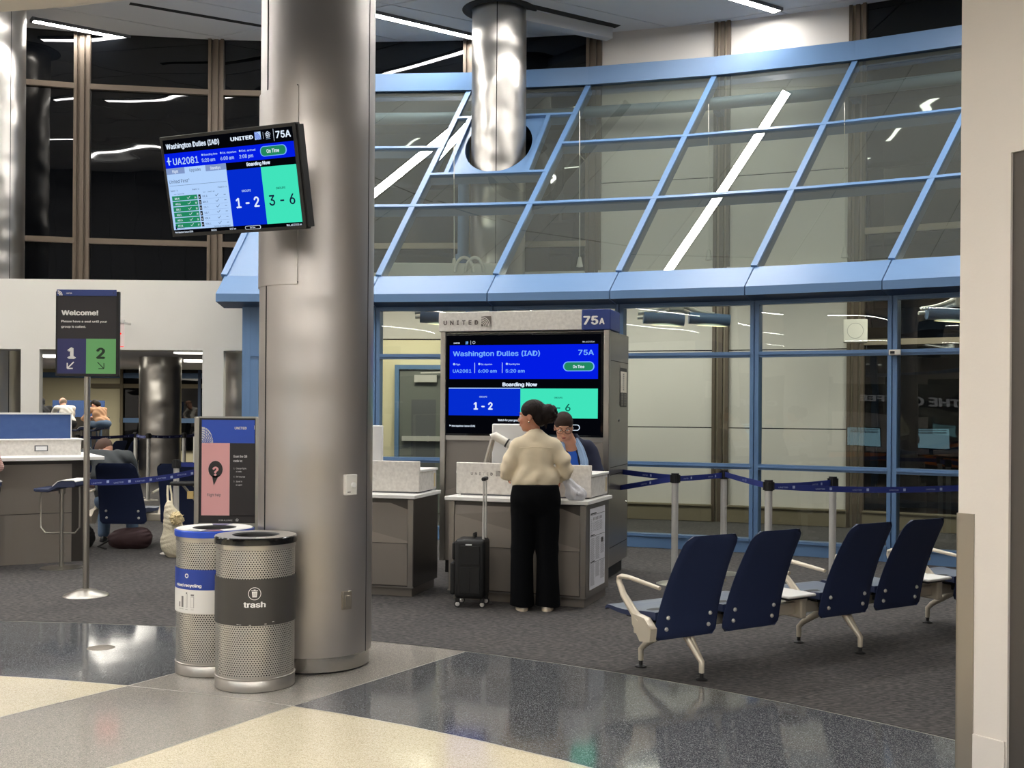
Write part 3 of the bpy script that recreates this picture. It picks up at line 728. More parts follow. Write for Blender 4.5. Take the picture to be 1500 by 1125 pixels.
MB().box(-.15, .15, -.08, .1, -.15, .15).build('housing', 'offwhite', t, bevel=.01); o = MB().lathe([(.001, -.01), (.09, -.01), (.1, 0)], 24, T=Matrix.Rotation(PI / 2, 4, 'X')).build('grille', 'grey_plastic', t, loc=(0, -.083, 0))

# ---- steel columns
def column(px, D, r, name_label, seams, mname='column_steel', top=CEIL, baseplate=True, xy=None, lab=None):
    c = PD(px, 500, D); x, y = xy or (c.x, c.y)
    t = thing('steel_column', lab, 'column', (x, y, 0), 0)
    m = MB(); prof = [(r, .10)] + [(r, .1 + (top - .1) * k / 10) for k in range(1, 11)]
    m.lathe(prof, 96); m.build('cladding', mname, t, smooth=True)
    m = MB(); m.lathe([(r - .012, .012), (r - .012, .095), (r + .0, .10)], 96); m.build('base_band', 'chrome', t, smooth=True)
    MB().lathe([(r - .03, 0), (r - .03, .014)], 64).build('base_gap', 'black', t)
    for a in seams:
        m = MB(); T = rz(a); m.box(r - .004, r + .0015, -.004, .004, .1, top, T=T); m.build('seam', 'ceiling_dark', t)
    return t
cx1, cy1 = -1.225, 7.05
maincol = column(0, 0, .352, None, [], lab='large brushed steel column in the foreground left of centre', xy=(cx1, cy1), top=CEIL)
def on_col(t, r, px, py, cx, cy):       # world angle and z where a pixel ray meets the column
    d = ray(px, py); ox, oy = -cx, -cy; A = d.x ** 2 + 1; B = 2 * (ox * d.x + oy); Cq = ox * ox + oy * oy - r * r
    disc = max(0, B * B - 4 * A * Cq); s = (-B - math.sqrt(disc)) / (2 * A); p = Vector((0, 0, CAM_H)) + d * s
    return math.atan2(p.y - cy, p.x - cx), p.z
def curved_plate(a0, a1, z0, z1, r, th, n=16):
    m = MB(); vs = []; fs = []
    for k in range(n + 1):
        a = a0 + (a1 - a0) * k / n
        for q, z in ((r, z0), (r + th, z0), (r + th, z1), (r, z1)): vs.append((q * math.cos(a), q * math.sin(a), z))
    for k in range(n):
        for j in range(4): fs.append((4 * k + j, 4 * k + (j + 1) % 4, 4 * k + 4 + (j + 1) % 4, 4 * k + 4 + j))
    fs += [(3, 2, 1, 0), tuple(4 * n + j for j in range(4))]
    return m.add(vs, fs)
ap, zt = on_col(maincol, .352, 438, 125, cx1, cy1); _, zb = on_col(maincol, .352, 438, 416, cx1, cy1)
al = ap - 1.55
curved_plate(al, ap, zb, zt, .352, .008, 24).build('access_panel', 'column_steel', maincol, smooth=True, angle=50)
sa, _ = on_col(maincol, .352, 389, 600, cx1, cy1)
for z0, z1 in ((.1, zb), (zt, CEIL)):
    MB().box(.350, .3545, -.005, .005, z0, z1, T=rz(sa)).build('seam', 'ceiling_dark', maincol)
MB().box(.350, .354, -.002, .002, .1, CEIL, T=rz(sa + 2.1)).build('seam', 'ceiling_dark', maincol)
for (px, py) in ((436, 124), (436, 413)):
    a, z = on_col(maincol, .362, px, py, cx1, cy1); MB().cyl(.004, 0, .003, 10, T=rz(a) @ tr(.360, 0, z) @ Matrix.Rotation(PI / 2, 4, 'Y')).build('rivet', 'black', maincol)
a, z = on_col(maincol, .352, 512, 710, cx1, cy1)
t = thing('thermostat', 'white wall thermostat with round dial on the big steel column', 'thermostat', (cx1 + .354 * math.cos(a), cy1 + .354 * math.sin(a), z), a + PI / 2)
MB().box(-.042, .042, -.02, .01, -.062, .062).build('case', 'plate_white', t, bevel=.004)
MB().lathe([(.001, .012), (.015, .012), (.017, 0)], 20, T=tr(.012, -.02, 0) @ Matrix.Rotation(PI / 2, 4, 'X')).build('dial', 'white', t, smooth=True)
MB().box(-.03, -.008, -.0215, -.02, -.045, -.041).build('slot', 'black', t)
a, z = on_col(maincol, .352, 507, 879, cx1, cy1)
t = thing('socket_cover', 'small rectangular steel socket cover low on the big steel column', 'cover plate', (cx1 + .354 * math.cos(a), cy1 + .354 * math.sin(a), z), a + PI / 2)
MB().box(-.032, .032, -.012, .01, -.055, .055).build('plate', 'plate_steel', t, bevel=.003); MB().box(-.02, .02, -.018, -.012, -.04, .03).build('lid', 'plate_steel', t, bevel=.003)
c2 = PD(730, 250, 15.7)
col2 = column(0, 0, .38, None, [], 'column_steel_far', lab='round steel column passing through the sloped blue glazing', xy=(c2.x, c2.y))
sa, _ = on_col(col2, .38, 727, 200, c2.x, c2.y); MB().box(.378, .3835, -.006, .006, .1, CEIL, T=rz(sa)).build('seam', 'ceiling_dark', col2)
MB().lathe([(.385, CEIL - .01), (.50, CEIL - .01), (.52, CEIL)], 48).build('ceiling_ring', 'ceiling_dark', col2)
c3 = PD(33, 300, 15.3)
col3 = column(0, 0, .40, None, [-.6], 'column_steel_far', lab='steel column at the left edge beside the white bulkhead', xy=(c3.x - .40, c3.y))
MB().lathe([(.405, CEIL - .01), (.52, CEIL - .01), (.54, CEIL)], 48).build('ceiling_ring', 'ceiling_dark', col3)

# ---- white bulkhead at left with its piers
bk = struct('wall_bulkhead')
zb0 = 2.32; aB, bB = Vector((-6.5, 14.55, 0)), Vector((-3.45, 14.62, 0))
tB = (bB - aB).normalized(); angB = math.atan2(tB.y, tB.x)
def on_bk(px): 
    lo, hi = 0.0, 8.0
    for _ in range(40):
        f = (lo + hi) / 2
        if project(aB + tB * f + Vector((0, 0, 1.6)))[0] < px: lo = f
        else: hi = f
    return lo
LB = (bB - aB).length
T0 = Matrix.Translation(aB) @ rz(angB)
MB().box(-.6, LB, 0, .5, zb0, 3.225, T=T0).build('bulkhead', 'cream', bk)
MB().box(-16, -.6, 0, .5, zb0, 3.225, T=T0).build('bulkhead', 'cream', bk)
MB().box(-13, LB, .5, 2.6, 3.0, 3.2, T=T0).build('shelf', 'cream', bk)
for x0, x1 in ((30, 57), (296, 327)):
    MB().box(on_bk(x0), on_bk(x1), .0, .12, 0, zb0, T=T0).build('pier', 'cream', bk)
# low ceiling and back wall of the further concourse
fc = struct('ceiling_far'); MB().box(-16, -2.2, 15.1, 33, 2.62, 2.7).build('soffit', 'ceiling', fc)
fw = struct('wall_far'); MB().box(-20, -2, 32.0, 32.2, 0, 2.7).build('wall_far_face', 'warm_panel', fw)
# far windows: dark glass with blue bars
fwin = struct('window_4')
def farrect(x0, x1, y0, y1, m_, name, D=31.9, th=.05):
    a, b = PD(x0, y1, D), PD(x1, y0, D); MB().box(a.x, b.x, D - th, D, a.z, b.z).build(name, m_, fwin)
farrect(180, 207, 520, 660, 'night_glass', 'glass_pane'); farrect(262, 300, 520, 660, 'night_glass', 'glass_pane')
farrect(57, 300, 547, 553, 'blue_frame', 'rail', 31.84); farrect(134, 300, 563, 568, 'sill', 'rail', 31.84); farrect(176, 300, 613, 619, 'blue_frame', 'rail', 31.84)
farrect(176, 181, 520, 660, 'sill', 'mullion', 31.8); farrect(290, 295, 520, 660, 'blue_dark', 'mullion', 31.8)
for i, (x0, x1, yy, D) in enumerate(((258, 297, 516, 21.0), (272, 299, 529, 25.0), (64, 84, 521.5, 23.0))):
    a, b = PD(x0, yy, D), PD(x1, yy, D)
    o = MB().box(a.x, b.x + (.6 if x1 > 290 else .8), -.15, .15, 0, .05).build('ceiling_light', 'led_far', None, loc=(0, a.y, 2.57))
    tag(o, ['upper slim ceiling light under the bulkhead beside the white pier', 'lower slim ceiling light under the bulkhead beside the white pier', 'slim ceiling light under the bulkhead left of the welcome sign'][i], 'light', 'slim lights of the far concourse')
c4 = PD(235, 560, 23.8); column(0, 0, .43, None, [1], 'column_steel_far', top=2.62, lab='far steel column beyond the belt barriers under the bulkhead', xy=(c4.x, c4.y))
c5 = PD(347, 560, 17.6); column(0, 0, .25, None, [1], 'column_steel_far', top=2.62, lab='narrow steel column between the white pier and the blue post', xy=(c5.x, c5.y))
m = MB().box(-.4, .75, .5, .6, 0, 2.62).build('wall_stub', 'grey_plastic', fw, loc=(PD(347, 560, 17.6).x - .05, 17.6, 0))
t = thing('pipe_elbow', 'blue painted pipe with elbow under the gutter end by the post', 'pipe', PD(357, 440, 14.15))
MB().tube([(.0, 0, .18), (-.03, 0, .10), (-.02, 0, .0), (.04, 0, -.06), (.14, 0, -.065), (.2, 0, -.065)], .05, 12).build('pipe_run', 'blue_frame', t, smooth=True)
MB().lathe([(.001, .0), (.075, .0), (.075, .05), (.001, .05)], 16, T=tr(0, 0, .14)).build('pipe_collar', 'blue_frame', t)

c = PD(174, 490, 14.1); t = thing('exit_sign', 'edge-lit exit sign on the bulkhead mostly hidden by the welcome sign', 'sign', c)
mat('clear_plate', (232, 214, 210), .3); emis('exit_red', (255, 40, 30), 1.4)
MB().box(-.11, .07, -.02, .02, .14, .185).build('bracket', 'alu_bright', t); MB().box(-.26, .068, -.004, .004, -.16, .14).build('plate', 'clear_plate', t)
g = Gfx(-.005); g.text('EXIT', -.10, -.09, .15, 'exit_red', 'c', .05, W=.27); g.rect(-.26, -.155, .066, -.148, 'exit_red'); g.build('lettering', t)
MB().box(-.02, .0, .02, .45, .15, .175).build('arm', 'alu_bright', t)
# ---- near wall at right with niche and steel corner guard
nw = struct('wall_near', (1.965, 4.95, 0), math.atan2(-.81, .585))
# local x runs along the face towards the camera, local y = away from viewer side
H_ = ZL
MB().box(0, .232, 0, .35, 0, H_).box(.232, 1.3, .03, .35, 0, H_).box(.232, 1.3, 0, .03, 2.70, H_).box(1.3, 3.2, 0, .35, 0, H_).build('wall_face', 'cream_wall', nw)
MB().box(.3, 3.2, .35, .8, 0, H_).build('wall_core', 'cream_wall', nw)
mat('niche_steel', (84, 80, 77), .42, metal=.5)
MB().box(.236, 1.296, .012, .03, 0, 2.698).build('niche_panel', 'niche_steel', nw)
MB().box(.230, .236, -.004, .012, 0, 2.70).box(.236, 1.3, -.004, .012, 2.695, 2.703).build('niche_edge', 'cream_wall', nw)
MB().box(-.004, .078, -.005, 0, .0, 1.155).box(-.005, -.0, -.005, .08, .0, 1.155).build('corner_guard', 'plate_steel', nw)
b = struct('baseboard_right', (1.965, 4.95, 0), math.atan2(-.81, .585)); MB().box(.080, .228, -.012, -.001, 0, .205).build('baseboard_face', 'cream_wall', b, bevel=.003)
# ------------------------------------------------------------------ beam seating
def seat_back(x0, parent):
    def prof(v):                 # v 0 bottom .. 1 top -> (y, z)
        z = .25 + .63 * v; y = .045 - .04 * v - .205 * v ** 1.7; return y, z
    def half(v):                 # half width with rounded corners
        w = .243 - .038 * v ** 1.3
        if v < .06: w -= .035 * (1 - v / .06) ** 2
        if v > .90: w -= .045 * ((v - .90) / .10) ** 2.5
        return w
    m = MB(); nu, nv = 12, 22
    for side, off in ((0, 0.0), (1, .034)):
        def fn(u, v, off=off, side=side):
            y, z = prof(v); w = half(v); x = (2 * u - 1) * w
            e = abs(2 * u - 1); th = off * (1 - .75 * max(0, (e - .82) / .18) ** 2) if off else 0.012 * max(0, (e - .85) / .15) ** 2
            vv = max(0, (v - .93) / .07, (.05 - v) / .05)
            if off: th *= 1 - .6 * vv ** 2
            else: th += .009 * vv ** 2
            return (x0 + x, y + th, z)
        m.grid(fn, nu, nv)
    n = (nu + 1) * (nv + 1); fs = []
    def idx(s, i, j): return s * n + j * (nu + 1) + i
    edge = [(i, 0) for i in range(nu)] + [(nu, j) for j in range(nv)] + [(i, nv) for i in range(nu, 0, -1)] + [(0, j) for j in range(nv, 0, -1)]
    for a, b in zip(edge, edge[1:] + edge[:1]): fs.append((idx(0, *a), idx(1, *a), idx(1, *b), idx(0, *b)))
    base = len(m.v) - 2 * n; m.f += [tuple(base + q for q in f) for f in fs]; m.m += [0] * len(fs)
    b = m.build('backrest', 'navy_back', parent, smooth=True, angle=60)
    for sx in (-.165, .165):
        for z in (.315, .385):
            v = (z - .25) / .63; y, _ = prof(v)
            MB().lathe([(.001, .012), (.009, .010), (.013, .003), (.013, 0)], 14, T=tr(x0 + sx, y - .002, z) @ Matrix.Rotation(PI / 2, 4, 'X')).build('bolt', 'alu_bright', b, smooth=True)
    return b
def seat_pan(x0, parent):
    m = MB(); nu, nv = 10, 14
    def top(u, v, d=0.0):
        x = (2 * u - 1) * (.235 - .02 * (v > .9) * (v - .9) * 10); y = .05 + .50 * v
        z = .405 + .012 * math.cos(v * 5) - .022 * (1 - (2 * u - 1) ** 2) * math.sin(PI * min(1, v * 1.1)) - (.03 * max(0, (v - .86) / .14) ** 2)
        return (x0 + x, y, z - d)
    m.grid(lambda u, v: top(u, v), nu, nv); m.grid(lambda u, v: top(u, v, .045 * (1 - .6 * v)), nu, nv)
    n = (nu + 1) * (nv + 1); idx = lambda s, i, j: s * n + j * (nu + 1) + i
    edge = [(i, 0) for i in range(nu)] + [(nu, j) for j in range(nv)] + [(i, nv) for i in range(nu, 0, -1)] + [(0, j) for j in range(nv, 0, -1)]
    for a, b in zip(edge, edge[1:] + edge[:1]): m.f.append((idx(0, *a), idx(1, *a), idx(1, *b), idx(0, *b))); m.m.append(1)
    m.m = [0] * (nu * nv) + [1] * (len(m.f) - nu * nv)
    return m.build('seat', ['seat_sheen', 'navy'], parent, smooth=True, angle=50)
def bench(name, label, loc, rot, seats, arms, tables, legs, group=None, sc=1.0):
    t = thing(name, label, 'seating', loc, rot, group); t.scale = (sc, sc, sc)
    x0, x1 = min(seats) - .27, max(seats) + .27
    MB().box(x0, x1, .15, .21, .275, .35).build('beam', 'cast_tan', t, bevel=.008)
    for s in seats:
        seat_back(s, t); seat_pan(s, t)
        MB().box(s - .20, s + .20, .10, .36, .348, .375).box(s - .17, s + .17, .05, .12, .31, .37).build('seat_bracket', 'black', t)
    arms_full = [min(arms)] + [a for a in arms if any(0 < a - t_[1] < .06 for t_ in tables)]
    for a in arms:
        m = MB(); full = a in arms_full
        if full: m.tube([(a, .14, .36), (a, .20, .40), (a, .30, .49), (a, .345, .565), (a, .342, .588), (a, .315, .598), (a, .25, .60), (a, .10, .585), (a, -.03, .572)], [.026, .025, .021, .018, .017, .016, .0145, .0135, .012], 8)
        else: m.tube([(a, .20, .34), (a, .25, .40), (a, .31, .49), (a, .345, .565), (a, .342, .588), (a, .315, .598), (a, .25, .60), (a, .10, .585), (a, -.0, .575)], [.018, .018, .017, .017, .017, .016, .0145, .0135, .012], 8)
        if a == min(arms): m.prism([(.03, .255), (.12, .245), (.19, .335), (.20, .40), (.08, .385), (.02, .33)], a - .024, a + .024, 'x')
        m.build('armrest', 'cast_tan', t, smooth=True, angle=45)
    for (a, b) in tables:
        k = MB().box(a, b, .02, .42, .405, .424).build('side_table', 'white_top', t, bevel=.008)
        MB().box(a + .03, b - .03, .06, .38, .388, .405).build('table_bracket', 'black', k)
        MB().box(b - .055, b, .10, .24, .25, .39).build('table_bracket', 'cast_tan', k, bevel=.012)
    for l in legs:
        m = MB()
        for pts in ([(l, .14, .30), (l, .10, .24), (l, .02, .15), (l, -.02, .11), (l, -.02, .045)], [(l - .01, .21, .30), (l - .035, .29, .23), (l - .08, .40, .15), (l - .09, .43, .115), (l - .09, .43, .045)]):
            for dx in (-.022, .022):
                q = [(p[0] + dx * (1 - k / 2.6 if k < 3 else 0), p[1], p[2]) for k, p in enumerate(pts)]
                m.tube(q, [.028, .023, .018, .018, .016], 8)
        m.box(l - .045, l + .045, .12, .24, .25, .30)
        lg = m.build('leg', 'cast_tan', t, smooth=True, angle=50)
        for y, dx_ in ((-.02, 0), (.43, -.09)): MB().lathe([(.001, .0), (.036, 0), (.036, .008), (.012, .016), (.012, .05), (.001, .05)], 18).build('foot_pad', 'black', lg, smooth=True, loc=(l + dx_, y, 0.003))
    return t
A0 = Vector((1.12, 6.67, 0)); dirb = math.atan2(.5456, .838)
bench('beam_seating', 'row of navy airport seats with backs to the camera at lower right', A0, dirb, [-.064, .47, 1.32, 1.86, 2.72], [-.335, .203, .755, 1.045, 1.59, 2.14, 2.445],
      [(.775, 1.025), (2.165, 2.425)], [0.0, 1.40, 2.79])
lb = Vector(((178 - 750) / 1650 * 12.5 + .07, 12.52, 0))
bench('beam_seating', 'row of navy airport seats behind the welcome sign where a man sits', lb, math.radians(-2), [-.064, .56, 1.18], [-.40, .25, .87], [], [.78], sc=1.1)
fb = Vector((-8.35, 22.6, 0))
bench('beam_seating', 'dark row of seats far back left of the far steel column', fb, math.radians(70), [0, .55, 1.1], [-.3, .27, .83, 1.4], [], [0, 1.1])

# ------------------------------------------------------------------ litter bins
def bend(mb, R):
    mb.v = [((R - y) * math.sin(x / R), -(R - y) * math.cos(x / R), z) for x, y, z in mb.v]
def bin_(name, label, loc, rot, lidmat):
    t = thing(name, label, 'bin', loc, rot, 'perforated steel bins'); R = .2265
    MB().lathe([(R - .006, 0), (R, .004), (R, .058), (R - .003, .062), (R - .003, .066), (R + .002, .069), (R + .002, .073), (R - .004, .076), (R - .004, .09)], 64).build('base_ring', 'ring_steel', t, smooth=True)
    def perf(z0, z1):
        n = 72; nper = 92; m = MB(); r = R - .004; rows_ = (z1 - z0) / (.0137 * .866)
        vs = []; uv = []; fs = []
        for i in range(n + 1):
            a = 2 * PI * i / n
            for j in (0, 1): vs.append((r * math.cos(a), r * math.sin(a), (z0, z1)[j])); uv.append((nper * i / n, rows_ * j + 40))
        for i in range(n): fs.append((2 * i, 2 * i + 2, 2 * i + 3, 2 * i + 1))
        m.add(vs, fs); m.uv = uv; m.build('perforated_wall', 'perforated_steel', t, smooth=True)
    perf(.088, .38); perf(.63, .795)
    MB().lathe([(R - .004, .792), (R - .001, .798), (R - .001, .826)], 64).build('top_ring', 'ring_steel', t, smooth=True)
    MB().lathe([(.001, .03), (R - .022, .03), (R - .022, .82)], 48).build('liner', 'black', t, smooth=True)
    lid = MB().lathe([(R + .006, .822), (R + .008, .828), (R + .008, .856), (R + .002, .862), (.135, .862), (.125, .855), (.12, .83), (.12, .80)], 64, mis=[0, 0, 0, 1, 2, 2, 2]).build('lid', [lidmat, 'lid_top', 'black'], t, smooth=True, angle=35)
    return t, lid
mat('bin_label', (62, 60, 58), .45); mat('label_blue', (30, 60, 150), .4); mat('label_white', (228, 226, 222), .5); mat('lid_blue', (28, 72, 190), .35)
mat('lid_top', (178, 174, 168), .35, metal=.7); mat('bt_white', (250, 249, 246), .6); mat('bt_grey', (120, 118, 116), .6); mat('purple', (70, 52, 96), .4); mat('pink', (200, 110, 120), .5)
bt, lid = bin_('litter_bin', 'perforated steel trash bin with dark grey label in front of the column', (-1.472, 6.50, 0), 0, 'black_gloss')
MB().lathe([(.2265, .375), (.2285, .376), (.2285, .634), (.2265, .635)], 64).build('label_band', 'bin_label', bt, smooth=True)
g = Gfx(); az = math.atan2(-1.458, 6.52)
g.ring(0, .556, .034, .0032, 'bt_white'); g.poly([(-.012, .536), (.012, .536), (.015, .568), (-.015, .568)], 'bt_white'); g.rect(-.018, .571, .018, .575, 'bt_white'); g.rect(-.005, .576, .005, .579, 'bt_white')
for x in (-.007, 0, .007): g.rect(x - .001, .541, x + .001, .563, 'bin_label', 2)
g.text('trash', 0, .480, .042, 'bt_white', 'c', bold=.04, W=.122)
for x, z in ((-.10, .383), (-.085, .381), (.055, .383), (.10, .392), (-.03, .379)): g.rect(x, z, x + .012, z + .0025, 'bt_white')
bend(g.mb, .2285); g.build('lettering', bt, rotz=-az - .02)
rt, lid = bin_('litter_bin', 'perforated steel recycling bin with blue lid and blue-white label', (-1.803, 6.85, 0), 0, 'lid_blue')
MB().lathe([(.2265, .515), (.2285, .516), (.2285, .634), (.2265, .635)], 64).build('label_band', 'label_blue', rt, smooth=True)
MB().lathe([(.2265, .375), (.2285, .376), (.2285, .515), (.2265, .516)], 64).build('label_band', 'label_white', rt, smooth=True)
g = Gfx(); g.text('mixed recycling', 0, .533, .024, 'bt_white', 'c', bold=.04, W=.20)
for k in range(3):
    a0 = 90 + 120 * k; g.ring(0, .597, .011, .0065, 'bt_white', a0=a0 + 12, a1=a0 + 100, n=6)
    a = math.radians(a0 + 108); g.poly([(.011 * math.cos(a) + .006 * math.cos(a), .597 + .011 * math.sin(a) + .006 * math.sin(a)), (.011 * math.cos(a + .5), .597 + .011 * math.sin(a + .5)), (.011 * math.cos(a) - .006 * math.cos(a), .597 + .011 * math.sin(a) - .006 * math.sin(a))], 'bt_white')
for x, w_, z1, mm in ((-.062, .006, .44, 'bt_grey'), (-.035, .009, .475, 'bt_grey'), (0, .006, .492, 'label_white'), (.042, .011, .475, 'label_white')):
    g.rect(x - w_, .41, x + w_, z1, 'bt_grey'); g.rect(x - w_ + .0018, .4115, x + w_ - .0018, z1 - .002, mm, 2)
g.rect(.031, .48, .053, .49, 'bt_grey'); g.rect(-.005, .49, .005, .50, 'bt_grey')
for x in (-.06, -.035, 0, .042): g.rect(x - .010, .398, x + .010, .400, 'bt_grey')
bend(g.mb, .2285); g.build('lettering', rt, rotz=-.50)
m = MB()
for a0, a1, r0, r1, mi in ((-.2, 1.3, .13, .225, 0), (1.3, 1.9, .13, .225, 1), (1.9, 3.6, .13, .225, 2), (3.6, 4.6, .13, .225, 0), (4.6, 5.2, .13, .225, 1), (5.2, 6.08, .13, .225, 2)):
    n = 10; vs = []; fs = []
    for k in range(n + 1):
        a = a0 + (a1 - a0) * k / n
        for r in (r0, r1): vs.append((r * math.cos(a), r * math.sin(a), .8635))
    for k in range(n): fs.append((2 * k, 2 * k + 1, 2 * k + 3, 2 * k + 2))
    m.add(vs, fs, mi)
m.build('lid_sticker', ['label_white', 'purple', 'label_white'], rt)
m = MB()
m.add([(.05 + .04 * math.cos(a), -.185 + .02 * math.sin(a), .865) for a in [2 * PI * k / 16 for k in range(16)]], [tuple(range(16))], 0)
m.add([(-.12, -.17, .865), (-.05, -.20, .865), (-.04, -.175, .865), (-.11, -.15, .865)], [(0, 1, 2, 3)], 1)
m.build('lid_print', ['pink', 'bt_grey'], rt)
m = MB(); m.add([(.04, -.20, .8632), (.09, -.19, .8632), (.095, -.17, .8632), (.045, -.175, .8632)], [(0, 1, 2, 3)], 0); m.build('lid_print', ['bt_white'], bt)

# ------------------------------------------------------------------ gate counters
def counter(label, loc, rot, W, depth, doc=False, lettering=False):
    t = thing('gate_counter', label, 'counter', loc, rot, 'airline gate counters')
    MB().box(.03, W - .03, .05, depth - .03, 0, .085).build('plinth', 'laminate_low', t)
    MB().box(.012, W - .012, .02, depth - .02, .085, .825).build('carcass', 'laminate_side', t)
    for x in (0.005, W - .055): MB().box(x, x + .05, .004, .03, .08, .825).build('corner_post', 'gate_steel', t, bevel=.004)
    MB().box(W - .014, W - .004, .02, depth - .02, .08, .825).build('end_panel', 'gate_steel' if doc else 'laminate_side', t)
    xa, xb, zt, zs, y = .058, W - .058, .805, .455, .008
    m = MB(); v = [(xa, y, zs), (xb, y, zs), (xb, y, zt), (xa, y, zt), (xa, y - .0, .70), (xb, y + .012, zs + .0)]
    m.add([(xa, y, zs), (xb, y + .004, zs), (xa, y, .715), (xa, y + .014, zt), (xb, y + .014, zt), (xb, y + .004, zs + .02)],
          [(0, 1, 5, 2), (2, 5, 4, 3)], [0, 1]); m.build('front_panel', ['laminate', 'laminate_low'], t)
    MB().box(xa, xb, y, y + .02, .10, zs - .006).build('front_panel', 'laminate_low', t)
    MB().box(.0, W, .0, .02, .078, .088).build('edge_strip', 'gate_steel', t)
    MB().box(-.02, W + .02, -.03, depth, .832, .864).build('worktop', 'white_top', t, bevel=.004)
    u = MB().box(.0, W - .01, .17, .192, .876, 1.14).build('screen_panel', 'quartz', t, bevel=.006)
    MB().box(.04, W - .05, .175, .187, .864, .876).build('spacer', 'grey_plastic', t)
    for (x0, x1) in ((W - .20, W - .012), (.0, .19)):
        MB().box(x0, x1, .192, depth - .04, .878, 1.045).build('return_box', 'quartz', t, bevel=.003)
        MB().box(x0 - .01, x1 + .01, .192, depth - .025, 1.045, 1.066).build('return_cap', 'white_top', t, bevel=.003)
        MB().box(x0 + .03, x1 - .03, .2, depth - .06, .864, .878).build('spacer', 'grey_plastic', t)
    if lettering:
        g = Gfx(.17); x = .135
        mat('let_dark', (84, 78, 74), .4); mat('let_mid', (150, 145, 138), .5); mat('let_pale', (196, 192, 186), .5)
        for ch, mm in zip('UNITED', ('let_dark', 'let_mid', 'let_dark', 'let_pale', 'let_mid', 'let_dark')):
            g.text(ch, x, 1.035, .032, mm, 'l', bold=.03); vs, fs, a, b = text_mesh(ch, .03); x += (b - a) * .032 / .72 + .018
        g.emblem(x + .01, 1.03, .045, 'let_mid', 'let_pale'); g.build('lettering', t)
    g = Gfx(0)
    mat('yellowed', (226, 208, 160), .6)
    g.rect(depth - .11, .90, depth - .075, 1.02, 'yellowed'); o = g.build('sticker', t); o.location = (W - .011, 0, 0); o.rotation_euler = (0, 0, PI / 2)
    if doc:
        g = Gfx(0); mat('paper', (226, 226, 232), .55); mat('ink', (60, 60, 64), .6); mat('ink2', (128, 128, 132), .6)
        x0, x1, z0, z1 = .10, .56, .135, .79
        g.rect(x0, z0, x1, z1, 'paper'); W2 = x1 - x0; rnd = random.Random(3)
        for z in (.735, .56, .345): g.rect(x0 + .015, z, x1 - .015, z + .0035, 'ink', 2)
        g.rect(x0 + .02, .742, x0 + .19, .752, 'ink', 2); g.rect(x0 + .02, .567, x0 + .14, .576, 'ink', 2); g.rect(x0 + .02, .352, x0 + .15, .361, 'ink', 2)
        for c in range(7):
            xx = x0 + .10 + c * .04; g.rect(xx, .69, xx + .018, .715, 'ink2', 2)
            for r_ in range(9): g.rect(xx, .675 - r_ * .009, xx + .02 + rnd.random() * .012, .678 - r_ * .009, 'ink2', 2)
        for r_ in range(14): g.rect(x0 + .02, .70 - r_ * .009, x0 + .06 + rnd.random() * .02, .7025 - r_ * .009, 'ink2', 2)
        for c, (za, zb) in enumerate(((.545, .365), (.545, .365), (.52, .40))):
            xx = x0 + .02 + c * .15; z = za
            while z > zb: g.rect(xx, z, xx + .10 + rnd.random() * .028, z + .0028, 'ink2', 2); z -= .0085
        g.rect(x0 + .34, .49, x0 + .40, .53, 'ink', 2)
        for c, (za, zb) in enumerate(((.335, .16), (.335, .22), (.335, .19))):
            xx = x0 + .02 + c * .15; z = za
            while z > zb: g.rect(xx, z, xx + .10 + rnd.random() * .028, z + .0028, 'ink2', 2); z -= .0085
        o = g.build('notice_sheet', t); o.location = (W - .001, 0, 0); o.rotation_euler = (0, 0, PI / 2)
    return t
yw = math.radians(-20)
cr0 = Vector((.60, 8.985, 0)); Wc = 1.20
e = Vector((math.cos(yw), math.sin(yw), 0))
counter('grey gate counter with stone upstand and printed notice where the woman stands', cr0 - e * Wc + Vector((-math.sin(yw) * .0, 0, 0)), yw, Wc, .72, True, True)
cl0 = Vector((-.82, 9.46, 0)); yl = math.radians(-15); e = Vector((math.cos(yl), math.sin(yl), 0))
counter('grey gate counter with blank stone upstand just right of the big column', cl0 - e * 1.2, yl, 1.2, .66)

# ------------------------------------------------------------------ gate tower with departure screen
tw = math.radians(-17); TWW = 1.667
tl = Vector((.90, 10.42, 0)) - Vector((math.cos(tw), math.sin(tw), 0)) * TWW
T = thing('gate_tower', 'steel gate tower with large blue departure screen behind the counters', 'tower', tl, tw)
D_ = .90
MB().box(.04, TWW - .04, .06, D_ - .08, 0, .13).build('plinth', 'black', T)
MB().box(0, TWW, .03, D_, .125, 2.33).build('cabinet', 'gate_steel', T, bevel=.006)
for x in (0, TWW - .055): MB().box(x, x + .055, -.01, .05, .125, 2.335).build('corner_post', 'satin', T, bevel=.006)
MB().box(.055, TWW - .055, .0, .03, 1.29, 1.335).build('shelf_trim', 'satin', T)
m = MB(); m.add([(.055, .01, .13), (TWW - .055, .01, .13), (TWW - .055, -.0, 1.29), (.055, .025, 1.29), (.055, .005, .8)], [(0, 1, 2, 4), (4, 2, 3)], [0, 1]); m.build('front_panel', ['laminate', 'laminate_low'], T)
for z in (.30, .98, 1.05, 2.05): MB().box(TWW - .002, TWW + .002, .06, D_ - .02, z, z + .006).build('panel_joint', 'black', T)
scr = MB().box(.055, TWW - .055, -.004, .03, 1.335, 2.315).build('screen', 'black_gloss', T)
def X(px): return (px - 645) / 247.0 * TWW
def Z(py): return 2.315 - (py - 488.5) / 154.5
g = Gfx(-.004)
def R4(a, b, c, d, m_, l=1): g.rect(X(a), Z(d), X(c), Z(b), m_, l)
R4(654, 491.5, 880, 637, 's_black', .5)
